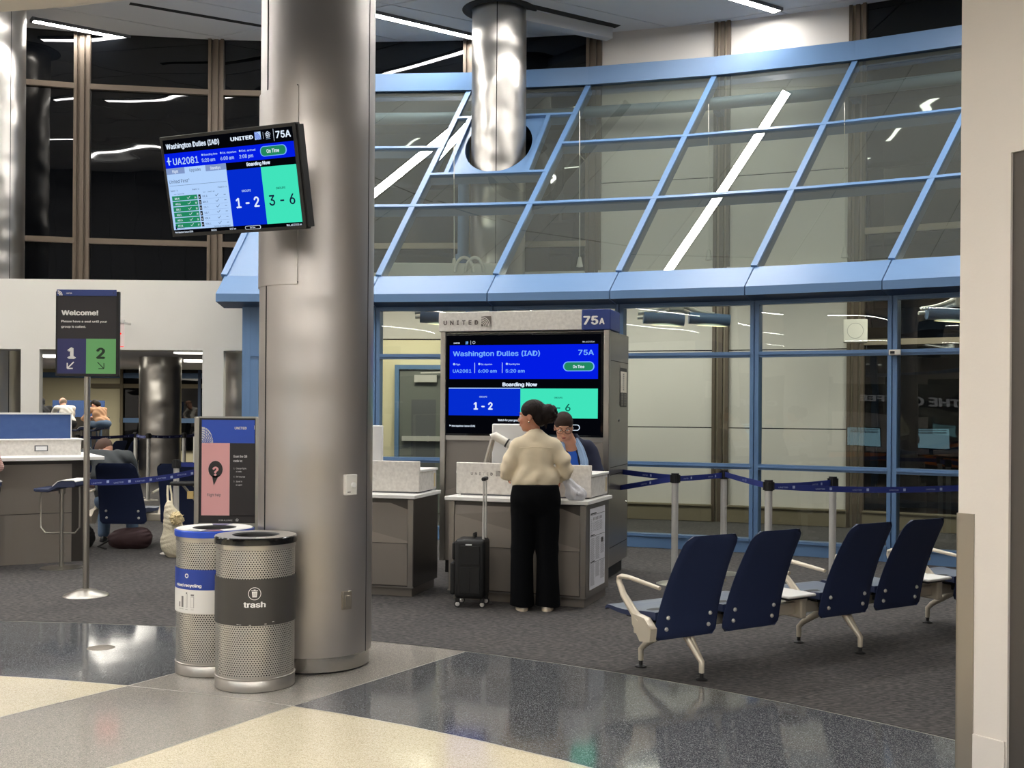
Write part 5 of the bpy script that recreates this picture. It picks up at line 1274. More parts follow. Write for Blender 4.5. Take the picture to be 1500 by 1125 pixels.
for x, y in ((-.10, .02), (.10, .02), (.10, .21), (-.10, .21)):
    w_ = MB().cyl(.026, -.012, .012, 18, T=tr(x, y, .028) @ Matrix.Rotation(PI / 2 - .15, 4, 'X')).build('wheel', 'dark_rubber', sc_, smooth=True, angle=50)
    MB().lathe([(.001, .018), (.012, .016), (.021, .010), (.023, 0), (.021, -.01), (.001, -.018)], 16, T=tr(x, y, .028) @ Matrix.Rotation(PI / 2 - .15, 4, 'X')).build('hub', 'alu_bright', w_, smooth=True)
    MB().box(x - .015, x + .015, y - .018, y + .018, .045, .08).build('fork', 'case_black', sc_)
# stroller mostly hidden behind the help sign
st = thing('stroller', 'dark stroller handle and frame behind the help sign', 'stroller', (-3.2, 12.05, 0), 0)
MB().tube([(-.10, .25, .76), (-.33, .22, .76), (-.42, .12, .765), (-.42, -.05, .77), (-.33, -.14, .775), (-.05, -.16, .78)], .022, 10).build('handle_grip', 'dark_rubber', st, smooth=True)
MB().tube([(-.28, -.14, .77), (-.05, -.05, .45), (.25, 0, .12)], .013, 8).tube([(-.28, .22, .76), (-.05, .25, .45), (.25, .28, .12)], .013, 8).tube([(.1, 0, .6), (-.2, .0, .1)], .013, 8).tube([(.1, .28, .6), (-.2, .28, .1)], .013, 8).build('frame', 'satin', st, smooth=True)
MB().box(-.18, .22, .02, .26, .33, .62).build('seat', 'dark_rubber', st, bevel=.05)
for x in (-.2, .25):
    for y in (0, .28): MB().cyl(.075, -.015, .015, 20, T=tr(x, y, .078) @ Matrix.Rotation(PI / 2, 4, 'X')).build('wheel', 'dark_rubber', st, smooth=True, angle=40)
mat('cup_holder', (196, 170, 110), .5); MB().box(-.22, -.16, -.17, -.14, .62, .70).build('buckle', 'cup_holder', st)
# ------------------------------------------------------------------ people: smooth-blended volumes turned into one continuous surface
class SDF:
    def __init__(s, lo, hi, res, k=.03):
        s.lo = np.array(lo, float); s.res = res; s.k = k
        s.n = np.ceil((np.array(hi) - s.lo) / res).astype(int) + 1
        s.g = np.full(tuple(s.n), 1.0, np.float32)
        s.ax = [s.lo[i] + res * np.arange(s.n[i], dtype=np.float32) for i in range(3)]
    def _blk(s, lo, hi):
        a = np.maximum(0, np.floor((np.array(lo) - s.lo) / s.res).astype(int)); b = np.minimum(s.n, np.ceil((np.array(hi) - s.lo) / s.res).astype(int) + 1)
        if np.any(b <= a): return None
        sl = tuple(slice(a[i], b[i]) for i in range(3))
        X, Y, Z_ = np.meshgrid(*[s.ax[i][sl[i]] for i in range(3)], indexing='ij'); return sl, X, Y, Z_
    def _mix(s, sl, d, op, k):
        g = s.g[sl]
        if op == 'u': h = np.maximum(k - np.abs(g - d), 0) / k; s.g[sl] = np.minimum(g, d) - h * h * k * .25
        else: d = -d; h = np.maximum(k - np.abs(g - d), 0) / k; s.g[sl] = np.maximum(g, d) + h * h * k * .25
    def cap(s, a, b, r1, r2=None, k=None, op='u', sq=(1, 1, 1)):   # tapered capsule
        k = k or s.k; r2 = r1 if r2 is None else r2; a = np.array(a, float); b = np.array(b, float); m = max(r1, r2) / min(sq) + k * 1.5 + s.res * 2
        q = s._blk(np.minimum(a, b) - m, np.maximum(a, b) + m)
        if q is None: return s
        sl, X, Y, Z_ = q; d = b - a; L = (d * sq) @ (d * sq) + 1e-9
        px, py, pz = (X - a[0]), (Y - a[1]), (Z_ - a[2])
        t = np.clip((px * d[0] * sq[0] ** 2 + py * d[1] * sq[1] ** 2 + pz * d[2] * sq[2] ** 2) / L, 0, 1)
        dist = np.sqrt(((px - t * d[0]) * sq[0]) ** 2 + ((py - t * d[1]) * sq[1]) ** 2 + ((pz - t * d[2]) * sq[2]) ** 2) - (r1 + (r2 - r1) * t)
        s._mix(sl, dist.astype(np.float32), op, k); return s
    def ell(s, c, r, k=None, op='u', rot=None):
        k = k or s.k; c = np.array(c, float); r = np.array(r, float); m = max(r) + k * 1.5 + s.res * 2
        q = s._blk(c - m, c + m)
        if q is None: return s
        sl, X, Y, Z_ = q; P_ = np.stack([X - c[0], Y - c[1], Z_ - c[2]], -1)
        if rot is not None: P_ = P_ @ np.array(rot.to_3x3() if hasattr(rot, 'to_3x3') else rot)   # world -> local (R^T p as row vector)
        k0 = np.linalg.norm(P_ / r, axis=-1); k1 = np.linalg.norm(P_ / (r * r), axis=-1) + 1e-6
        s._mix(sl, (k0 * (k0 - 1) / k1).astype(np.float32), op, k); return s
    def plane(s, p, n, op='s', k=.004):   # keep the side opposite to n
        n = np.array(n, float); n /= np.linalg.norm(n); p = np.array(p, float)
        X, Y, Z_ = np.meshgrid(*s.ax, indexing='ij'); d = (X - p[0]) * n[0] + (Y - p[1]) * n[1] + (Z_ - p[2]) * n[2]
        s.g = np.maximum(s.g, d.astype(np.float32)); return s
    def wrinkle(s, fn):
        X, Y, Z_ = np.meshgrid(*s.ax, indexing='ij'); s.g = s.g + fn(X, Y, Z_).astype(np.float32); return s
    def mesh(s):
        g = s.g; ins = g < 0
        nx, ny, nz = g.shape
        cnt = np.zeros((nx - 1, ny - 1, nz - 1), np.int8)
        c8 = [(i, j, k) for i in (0, 1) for j in (0, 1) for k in (0, 1)]
        for i, j, k in c8: cnt += ins[i:nx - 1 + i, j:ny - 1 + j, k:nz - 1 + k]
        act = (cnt > 0) & (cnt < 8); idx = np.argwhere(act)
        if len(idx) == 0: return [], []
        vid = np.full(act.shape, -1, np.int64); vid[act] = np.arange(len(idx))
        acc = np.zeros((len(idx), 3)); num = np.zeros(len(idx))
        for a in c8:
            for ax in range(3):
                if a[ax] == 1: continue
                b = list(a); b[ax] = 1
                ga = g[idx[:, 0] + a[0], idx[:, 1] + a[1], idx[:, 2] + a[2]]; gb = g[idx[:, 0] + b[0], idx[:, 1] + b[1], idx[:, 2] + b[2]]
                cr = (ga < 0) != (gb < 0); t = np.where(cr, ga / (ga - gb + 1e-12), 0)
                p = np.array(a, float)[None, :].repeat(len(idx), 0); p[:, ax] += t
                acc[cr] += p[cr]; num[cr] += 1
        V_ = s.lo + (idx + acc / num[:, None]) * s.res
        F = []
        for ax in range(3):
            sh = [slice(1, n_ - 1) for n_ in g.shape]; sh[ax] = slice(0, g.shape[ax] - 1)
            sh2 = list(sh); sh2[ax] = slice(1, g.shape[ax])
            A = ins[tuple(sh)]; B = ins[tuple(sh2)]; e = np.argwhere(A != B)
            if len(e) == 0: continue
            e = e + np.array([sl.start for sl in sh]); u, v = [(1, 2), (2, 0), (0, 1)][ax]
            inside = ins[e[:, 0], e[:, 1], e[:, 2]]
            q = []
            for du_, dv_ in ((0, 0), (1, 0), (1, 1), (0, 1)):
                c = e.copy(); c[:, u] -= du_; c[:, v] -= dv_; q.append(vid[c[:, 0], c[:, 1], c[:, 2]])
            q = np.stack(q, 1); q[~inside] = q[~inside][:, ::-1]; F.append(q)
        F = np.concatenate(F); F = F[(F >= 0).all(1)]
        # light Laplacian smoothing
        nb = np.zeros_like(V_); dg = np.zeros(len(V_))
        for a, b in ((0, 1), (1, 2), (2, 3), (3, 0)):
            np.add.at(nb, F[:, a], V_[F[:, b]]); np.add.at(nb, F[:, b], V_[F[:, a]]); np.add.at(dg, F[:, a], 1); np.add.at(dg, F[:, b], 1)
        ok = dg > 0; V_[ok] = .5 * V_[ok] + .5 * nb[ok] / dg[ok, None]
        return V_, F
    def build(s, name, m_, parent):
        V_, F = s.mesh(); me = bpy.data.meshes.new(name)
        me.vertices.add(len(V_)); me.vertices.foreach_set('co', V_.astype(np.float32).ravel())
        me.loops.add(F.size); me.loops.foreach_set('vertex_index', F.astype(np.int32).ravel())
        me.polygons.add(len(F)); me.polygons.foreach_set('loop_start', np.arange(0, F.size, 4, dtype=np.int32))
        me.update(calc_edges=True); me.validate(); me.polygons.foreach_set('use_smooth', [True] * len(me.polygons))
        me.materials.append(M(m_)); o = bpy.data.objects.new(name, me); COL.objects.link(o); o.parent = parent; return o

def skinmat(name, rgb): 
    m = mat(name, rgb, .5, spec=.4); b = m.node_tree.nodes['Principled BSDF']
    b.inputs['Subsurface Weight'].default_value = .08; b.inputs['Subsurface Scale'].default_value = .02; return m
skinmat('skin_tan', (186, 130, 104)); skinmat('skin_warm', (200, 148, 122)); skinmat('skin_pale', (206, 158, 136))
mat('hair_short', (80, 60, 50), .8); mat('hair_dark', (24, 16, 14), .65, spec=.2, bump=((60, 60, 9), .8, .006)); mat('hair_brown', (48, 34, 28), .65, spec=.2, bump=((60, 60, 9), .6, .005)); mat('hair_grey', (128, 112, 98), .7)
mat('shirt_cream', (229, 214, 185), .85, bump=((5, 5, 8), .5, .02)); mat('trousers_black', (9, 10, 13), .9, spec=.1, bump=((10, 10, 3), .5, .01))
mat('cardigan', (28, 33, 58), .85, bump=((9, 9, 9), .35, .006)); mat('top_blue', (26, 92, 200), .7); mat('scarf', (150, 178, 214), .7); mat('tee_grey', (62, 66, 68), .9, bump=((8, 8, 8), .35, .008))
mat('jeans', (84, 104, 130), .85); mat('shirt_white', (222, 218, 212), .8, bump=((7, 7, 7), .35, .01)); mat('top_tan', (186, 144, 112), .85, bump=((7, 7, 7), .35, .01)); mat('black_cloth', (22, 22, 25), .9)
mat('shirt_stripe', (150, 112, 104), .85); mat('sole', (214, 200, 178), .6); mat('shoe_white', (206, 196, 182), .6); mat('lips', (150, 78, 72), .5); mat('eye_w', (225, 220, 214), .3); mat('eye_d', (30, 20, 18), .2)
nt = M('shirt_stripe').node_tree; b_ = nt.nodes['Principled BSDF']; wv = nt.nodes.new('ShaderNodeTexWave'); wv.bands_direction = 'Z'; wv.inputs['Scale'].default_value = 18
tc = nt.nodes.new('ShaderNodeTexCoord'); rp_ = nt.nodes.new('ShaderNodeValToRGB'); rp_.color_ramp.elements[0].color = lin((160, 104, 98)); rp_.color_ramp.elements[1].color = lin((204, 176, 164))
nt.links.new(tc.outputs['Object'], wv.inputs[0]); nt.links.new(wv.outputs['Fac'], rp_.inputs[0]); nt.links.new(rp_.outputs[0], b_.inputs['Base Color'])

def Rx(a): return Matrix.Rotation(a, 3, 'X')
def Rz3(a): return Matrix.Rotation(a, 3, 'Z')
def head_frame(c, yaw, pitch):      # local head axes: x right, y forward, z up
    R = Rz3(yaw) @ Rx(-pitch)
    return lambda x, y, z: tuple(Vector(c) + R @ Vector((x, y, z))), R
def add_head(S_, c, yaw, pitch, s=1.0):   # c is the head centre; chin down .12, crown up .12
    f, R = head_frame(c, yaw, pitch)
    S_.ell(f(0, -.012 * s, .03 * s), (.076 * s, .094 * s, .088 * s), .02, rot=R)
    S_.ell(f(0, .022 * s, -.035 * s), (.062 * s, .072 * s, .075 * s), .02, rot=R)
    S_.ell(f(0, .062 * s, -.093 * s), (.026 * s, .022 * s, .022 * s), .02, rot=R)         # chin
    S_.cap(f(-.03 * s, .045 * s, -.082 * s), f(.03 * s, .045 * s, -.082 * s), .026 * s, k=.02)
    S_.cap(f(0, .086 * s, .012 * s), f(0, .106 * s, -.026 * s), .008 * s, .013 * s, k=.012)  # nose
    S_.cap(f(-.012 * s, .094 * s, -.031 * s), f(.012 * s, .094 * s, -.031 * s), .0085 * s, k=.008)
    S_.cap(f(-.032 * s, .080 * s, .026 * s), f(.032 * s, .080 * s, .026 * s), .011 * s, k=.012)  # brow
    for q in (-1, 1):
        S_.ell(f(q * .031 * s, .089 * s, .008 * s), (.015 * s, .010 * s, .010 * s), .006, 's', rot=R)
        S_.ell(f(q * .036 * s, .070 * s, -.028 * s), (.024 * s, .018 * s, .020 * s), .015, rot=R)
        S_.ell(f(q * .077 * s, -.006 * s, -.008 * s), (.010 * s, .020 * s, .031 * s), .008, rot=R)   # ears
        S_.ell(f(q * .086 * s, -.002 * s, -.004 * s), (.006 * s, .010 * s, .017 * s), .004, 's', rot=R)
    S_.cap(f(-.016 * s, .094 * s, -.056 * s), f(.016 * s, .094 * s, -.056 * s), .0065 * s, k=.006)
    S_.cap(f(-.014 * s, .092 * s, -.068 * s), f(.014 * s, .092 * s, -.068 * s), .007 * s, k=.006)
    return f, R
def face_bits(par, f, R, s=1.0, closed=False):
    for q in (-1, 1):
        e = MB(); T_ = Matrix.Translation(f(q * .031 * s, .078 * s, .008 * s)) @ R.to_4x4()
        e.ball((0, 0, 0), .0115 * s, 8, 0, T_); e.ball((0, .0075 * s, -.001 if not closed else -.003), .0055 * s, 6, 1, T_); e.build('eye', ['eye_w', 'eye_d'], par, smooth=True)
        m = MB(); m.tube([f(q * x * s, y * s, z * s) for x, y, z in ((.016, .094, .030), (.032, .092, .036), (.046, .084, .031))], .0028 * s, 6); m.build('eyebrow', 'hair_dark', par, smooth=True)
    m = MB(); T_ = Matrix.Translation(f(0, .0965 * s, -.061 * s)) @ R.to_4x4(); m.ball((0, 0, .003 * s), (.021 * s, .006 * s, .0045 * s), 7, 0, T_).ball((0, 0, -.005 * s), (.017 * s, .006 * s, .005 * s), 7, 0, T_); m.build('lips', 'lips', par, smooth=True)
def add_hand(S_, wrist, d, palm_n, side, curl=.5, s=1.0):    # d: unit direction to the fingers, palm_n: unit palm normal, side +1 thumb towards d x n
    d = Vector(d).normalized(); n = Vector(palm_n); n = (n - d * n.dot(d)).normalized(); w = d.cross(n).normalized() * side; W0 = Vector(wrist)
    pt = lambda a, b, c: tuple(W0 + d * a * s + w * b * s + n * c * s)
    for b in (-.026, -.009, .009, .024): S_.cap(pt(.0, b * .6, 0), pt(.082, b, 0), .015 * s, .011 * s, k=.012)
    for b, L, c in ((-.030, .060, 1.1), (-.010, .074, 1.0), (.010, .078, .95), (.030, .070, .9)):
        p = [.082, b, 0]; a = .15; prev = pt(*p)
        for sg, fr in enumerate((.45, .32, .23)):
            a += curl * c * (.55 + .35 * sg); q = [p[0] + L * fr * math.cos(a), p[1], p[2] + L * fr * math.sin(a)]
            S_.cap(prev, pt(*q), (.0088 - .0008 * sg) * s, (.0082 - .0008 * sg) * s, k=.003); prev = pt(*q); p = q
    t0, t1, t2, t3 = pt(.018, .024, .004), pt(.045, .046, .014), pt(.072, .056, .026), pt(.092, .056, .038)
    S_.cap(t0, t1, .013 * s, .0115 * s, k=.01).cap(t1, t2, .0105 * s, .0095 * s, k=.004).cap(t2, t3, .0092 * s, .0078 * s, k=.003)

def shoe(par, x, y, yaw, top='shoe_white', sole='sole', L=.25, w=.085, high=.06, heel=0):
    T_ = tr(x, y, 0) @ rz(yaw)
    o = MB().grid(lambda u, v: (math.cos(2 * PI * u) * w / 2 * (1 - .12 * math.sin(2 * PI * u)) * 1.0, L * (.42 + .5 * math.sin(2 * PI * u)) - L * .42, .002 + v * .022), 24, 1, 0, T_, True)
    vs = [(math.cos(2 * PI * u / 24) * w / 2, L * .5 * math.sin(2 * PI * u / 24), .024) for u in range(24)]
    o.add([(a, b, c) for a, b, c in vs], [tuple(range(24))], 0, T_); o = o.build('sole', sole, par, smooth=True, angle=50)
    m = MB(); m.grid(lambda u, v: (math.cos(2 * PI * u) * w / 2 * .96 * math.cos(v * PI / 2) ** .6, L * .48 * math.sin(2 * PI * u) * math.cos(v * PI / 2) ** .7 - .02 * v, .022 + high * v * (1 - .35 * math.sin(2 * PI * u))), 24, 8, 0, T_, True)
    m.build('shoe', top, par, smooth=True); return o

# ---- woman at the counter: seen from behind, head turned to the left
wo = P(783, 893, 0)
WM = thing('person', 'woman in cream long-sleeved shirt and wide black trousers standing at gate counter', 'person', (wo.x, wo.y - .03, 0))
b = SDF((-.42, -.30, -.0), (.42, .62, 1.68), .0075)
hc = (-.035, .02, 1.535)
b.cap((-.0, .0, 1.30), (-.015, .01, 1.44), .052, .047, k=.04)                       # neck
f, R = add_head(b, hc, math.radians(72), .06)
b.ell((0, .005, 1.19), (.135, .078, .18), .03).ell((0, .005, 1.02), (.13, .085, .13), .03).ell((0, -.02, .90), (.175, .12, .14), .05)
for q in (-1, 1):
    b.cap((q * .085, -.005, .86), (q * .095, .005, .48), .082, .055, k=.05).cap((q * .095, .005, .48), (q * .105, -.01, .10), .052, .036, k=.03)
    b.ell((q * .105, .05, .045), (.038, .10, .04), .02)
b.cap((-.12, .003, 1.295), (.12, .003, 1.295), .040, k=.03)
eL, wL = (-.222, .02, 1.075), (-.19, .24, 1.045); eR, wR = (.243, .02, 1.10), (.20, .22, 1.03)
for q, e_, w_ in ((-1, eL, wL), (1, eR, wR)):
    b.cap((q * .15, -.0, 1.30), e_, .040, .037, k=.02).cap(e_, w_, .038, .026, k=.02)
add_hand(b, wL, (.35, .93, -.1), (.3, -.1, -1), 1, .45); add_hand(b, wR, (-.1, .75, -.65), (-.9, 0, .1), 1, .9)
b.build('body', 'skin_tan', WM)
face_bits(WM, f, R)
h = SDF((-.22, -.22, 1.36), (.24, .22, 1.70), .0065)
h.ell(f(0, -.020, .046), (.087, .104, .090), .02, rot=R).ell(f(0, -.075, -.02), (.072, .05, .062), .03, rot=R)
h.ell(f(0, .115, -.030), (.085, .078, .082), .02, 's', rot=R)                      # clears the face
for q in (-1, 1): h.ell(f(q * .09, .012, -.040), (.03, .042, .050), .012, 's', rot=R)
bun = f(.0, -.140, .028)
h.ell(bun, (.058, .062, .064), .02).ell((bun[0] + .02, bun[1], bun[2] - .045), (.042, .04, .045), .02)
h.cap((bun[0] - .01, bun[1] - .02, bun[2] - .05), (bun[0] - .02, bun[1] - .01, bun[2] - .13), .018, .006, k=.02)
rg = random.Random(5)
for k in range(34):
    a, e_ = rg.random() * 6.28, rg.random() * 2.2 - .9; r = .056; c = (bun[0] + .01 + r * math.cos(a) * math.cos(e_), bun[1] + r * math.sin(a) * math.cos(e_), bun[2] - .01 + r * math.sin(e_)); h.ell(c, (.014, .014, .018), .008)
h.wrinkle(lambda X_, Y_, Z_: .0022 * np.sin(X_ * 240 + 40 * np.sin(Z_ * 40)) * np.sin(Y_ * 170 + Z_ * 90))
h.build('hair', 'hair_dark', WM)
MB().ball(f(-.083, -.002, -.044), .007, 8).build('earring', 'chrome', WM, smooth=True)
s_ = SDF((-.44, -.26, .93), (.44, .44, 1.48), .0075, .045)
s_.ell((0, .0, 1.22), (.150, .104, .165), .04).ell((0, .005, 1.07), (.165, .118, .11), .05).cap((-.118, -.002, 1.30), (.122, -.002, 1.30), .053, k=.05)
s_.cap((-.085, 0, 1.035), (.085, 0, 1.035), .105, k=.04).cap((-.11, 0, 1.315), (-.005, .008, 1.375), .052, .064, k=.04).cap((.11, 0, 1.315), (-.005, .008, 1.375), .052, .064, k=.04).cap((0, .0, 1.36), (-.01, .01, 1.405), .062, .056, k=.02)
s_.cap((-.145, 0, 1.30), (-.205, .01, 1.17), .060, .060, k=.035).cap((-.205, .01, 1.17), (eL[0] - .003, eL[1], eL[2] + .01), .060, .054, k=.03).cap(eL, (-.195, .225, 1.05), .054, .040, k=.02)
s_.cap((.148, 0, 1.30), (.215, .0, 1.19), .060, .058, k=.035).cap((.215, .0, 1.19), eR, .058, .050, k=.03).cap(eR, (.205, .20, 1.04), .050, .040, k=.02)
s_.plane((0, 0, .985), (0, 0, -1)).plane((0, 0, 1.425), (-.2, .35, 1))
s_.wrinkle(lambda X_, Y_, Z_: .0055 * np.sin(30 * (Z_ + .55 * np.abs(X_)) + 9 * X_) * np.exp(-((Z_ - 1.06) / .10) ** 2) + .004 * np.sin(46 * (X_ + .5 * Z_) + 7 * np.sin(9 * Z_)) * np.clip((1.30 - Z_) * 4, 0, 1)
           + .006 * np.sin(60 * (Z_ - .6 * Y_)) * np.clip((np.abs(X_) - .19) * 12, 0, 1))
SH = s_.build('shirt', 'shirt_cream', WM)
s_ = SDF((-.20, -.2, 1.32), (.2, .2, 1.48), .006, .02)
s_.cap((-.005, .005, 1.375), (-.012, .012, 1.425), .072, .063, k=.01).cap((-.012, .012, 1.30), (-.016, .014, 1.50), .057, .055, k=.004, op='s').plane((0, 0, 1.420), (-.15, .5, 1)); s_.build('collar', 'shirt_cream', WM)
m = MB(); m.tube([(x, -.108 + .35 * x * x, 1.295 - .10 * abs(x) ** 1.5) for x in [(-.13 + .26 * k / 12) for k in range(13)]], .0035, 6); m.build('yoke_seam', 'shirt_cream', SH, smooth=True)
p_ = SDF((-.28, -.22, .0), (.28, .24, 1.06), .0085, .05)
p_.ell((0, -.02, .90), (.192, .135, .15), .05).cap((-.06, 0, .98), (.06, 0, .98), .118, .118, k=.05)
for q in (-1, 1): p_.cap((q * .092, -.008, .86), (q * .098, .005, .48), .105, .088, k=.035).cap((q * .098, .005, .48), (q * .103, .01, .05), .088, .098, k=.02)
p_.plane((0, 0, .035), (0, 0, -1)).plane((0, 0, 1.0), (0, 0, 1))
p_.wrinkle(lambda X_, Y_, Z_: .0045 * np.sin(26 * X_ + 14 * np.abs(X_) * Z_ + 5 * Z_) * np.clip((.8 - Z_) * 2.5, 0, 1) + .003 * np.sin(40 * (Z_ + X_)) * np.exp(-((Z_ - .82) / .06) ** 2))
p_.build('trousers', 'trousers_black', WM)
for q in (-1, 1): shoe(WM, q * .103, .045, -.10 * q, L=.26, w=.095, high=.05)
# plastic bag she holds on the counter
pb = thing('plastic_bag', 'crumpled white plastic bag resting on the counter at her right elbow', 'bag', (0, 0, 0))
mat('bag_film', (226, 226, 232), .35, spec=.6, bump=((24, 24, 14), .9, .012)); M('bag_film').node_tree.nodes['Principled BSDF'].inputs['Alpha'].default_value = .82
bq = PD(840, 733, 9.05); pb.location = (bq.x, bq.y, .868)
s_ = SDF((-.2, -.12, -.01), (.16, .12, .28), .0065, .03)
s_.ell((.02, 0, .045), (.085, .07, .05), .03).cap((.02, 0, .05), (-.085, -.0, .20), .062, .020, k=.03).cap((-.085, 0, .20), (-.105, .0, .235), .018, .024, k=.01).plane((0, 0, .001), (0, 0, -1))
s_.wrinkle(lambda X_, Y_, Z_: .006 * np.sin(80 * (X_ * .86 + Z_ * .5) + 9 * np.sin(30 * Y_)) + .003 * np.sin(130 * (Y_ + .6 * X_)))
s_.build('bag_body', 'bag_film', pb)

# ---- agent behind the counter, bowed towards the desk
ao = PD(848, 690, 9.93)
AG = thing('person', 'gate agent with glasses, navy cardigan and blue top looking down behind counter', 'person', (ao.x, 9.95, 0), PI - .12)   # local +y faces the camera
b = SDF((-.42, -.25, 0), (.42, .55, 1.66), .008)
hc = (.125, .17, 1.44); 
f, R = add_head(b, hc, .12, .42, .98)
b.cap((.04, .02, 1.24), (.10, .11, 1.37), .056, .050, k=.04)
b.ell((.02, .0, 1.09), (.135, .10, .185), .04).ell((0, -.03, .94), (.165, .12, .15), .05)
b.cap((-.10, .02, 1.25), (.16, .02, 1.25), .048, k=.05)
for q in (-1, 1): b.cap((q * .085, -.03, .86), (q * .095, -.02, .48), .085, .056, k=.05).cap((q * .095, -.02, .48), (q * .1, -.04, .10), .052, .036, k=.03).ell((q * .1, .02, .045), (.038, .10, .04), .02)
for q in (-1, 1):
    e_, w_ = (q * .205 + .025, .05, 1.01), (q * .12 + .02, .24, .99)
    b.cap((q * .145 + .03, .01, 1.215), e_, .05, .042, k=.03).cap(e_, w_, .038, .027, k=.02); add_hand(b, w_, (-.3 * q, .9, -.15), (0, 0, -1), -q, .5)
b.build('body', 'skin_warm', AG); face_bits(AG, f, R, .98, True)
h = SDF((-.05, -.02, 1.28), (.30, .36, 1.66), .0065)
h.ell(f(0, -.020, .042), (.083, .100, .088), .02, rot=R).ell(f(0, -.10, .02), (.045, .04, .045), .02, rot=R).ell(f(0, .125, -.040), (.084, .088, .088), .012, 's', rot=R)
for q in (-1, 1): h.ell(f(q * .085, .012, -.035), (.03, .040, .045), .01, 's', rot=R)
h.wrinkle(lambda X_, Y_, Z_: .0012 * np.sin(X_ * 420)); h.build('hair', 'hair_brown', AG)
g_ = MB()
for q in (-1, 1):
    g_.tube([f(q * .034 + .027 * math.cos(a) , .104, .004 + .021 * math.sin(a)) for a in [2 * PI * k / 18 for k in range(18)]], .0022, 6, closed=True)
    g_.tube([f(q * .060, .102, .010), f(q * .078, .05, .010), f(q * .080, -.005, .006)], .002, 6)
g_.tube([f(-.007, .106, .008), f(.007, .106, .008)], .002, 6); g_.build('glasses', 'eye_d', AG, smooth=True)
s_ = SDF((-.30, -.2, .90), (.34, .24, 1.34), .008, .04)
s_.ell((.02, .008, 1.09), (.150, .116, .185), .05).cap((-.04, .022, 1.245), (.11, .022, 1.245), .05, k=.04).ell((0, -.02, .98), (.17, .125, .12), .05).plane((0, 0, .93), (0, 0, -1)).plane((.07, .06, 1.285), (.2, .6, 1))
s_.build('top', 'top_blue', AG)
s_ = SDF((-.42, -.24, .88), (.44, .40, 1.38), .008, .04)
s_.ell((.02, .0, 1.09), (.165, .125, .19), .05).cap((-.075, .012, 1.265), (.155, .012, 1.265), .062, k=.05).ell((0, -.03, .98), (.19, .135, .13), .05).cap((.04, -.03, 1.26), (.08, .02, 1.345), .085, .075, k=.04)
for q in (-1, 1): e_ = (q * .205 + .025, .05, 1.01); s_.cap((q * .145 + .03, .01, 1.215), e_, .060, .056, k=.04).cap(e_, (q * .12 + .02, .21, .99), .056, .046, k=.02)
s_.plane((0, 0, .92), (0, 0, -1)); s_.cap((.035, .22, .90), (.05, .20, 1.16), .115, .085, k=.015, op='s').cap((.05, .20, 1.16), (.09, .12, 1.34), .085, .075, k=.015, op='s')
s_.wrinkle(lambda X_, Y_, Z_: .004 * np.sin(50 * (Z_ + .4 * X_)) * np.clip((np.abs(X_) - .15) * 9, 0, 1)); s_.build('cardigan', 'cardigan', AG)
for q, w_ in ((-1, .020), (1, .012)):
    m = MB(); pts = [(.08 + q * .055, .05, 1.345), (.055 + q * .075, .11, 1.26), (.03 + q * .085, .142, 1.15), (.02 + q * .085, .155, 1.05), (.02 + q * .08, .15, .98)]
    m.grid(lambda u, v, pts=pts, w_=w_: tuple(Vector(pts[min(3, int(v * 4))]).lerp(Vector(pts[min(3, int(v * 4)) + 1]), v * 4 - min(3, int(v * 4))) + Vector((((u - .5) * 2) * w_ * (1 + .8 * math.sin(v * PI)), .014 - .012 * abs(u - .5) + .003 * math.sin(u * 20), 0))), 10, 20); m.build('scarf', 'scarf', AG, smooth=True)
s_ = SDF((-.24, -.22, .05), (.24, .16, 1.0), .012, .05); s_.ell((0, -.035, .90), (.185, .14, .14), .05)
for q in (-1, 1): s_.cap((q * .09, -.03, .86), (q * .1, -.03, .08), .1, .065, k=.04)
s_.build('trousers', 'cardigan', AG)
for q in (-1, 1): shoe(AG, q * .1, .01, 0, 'black', 'black')

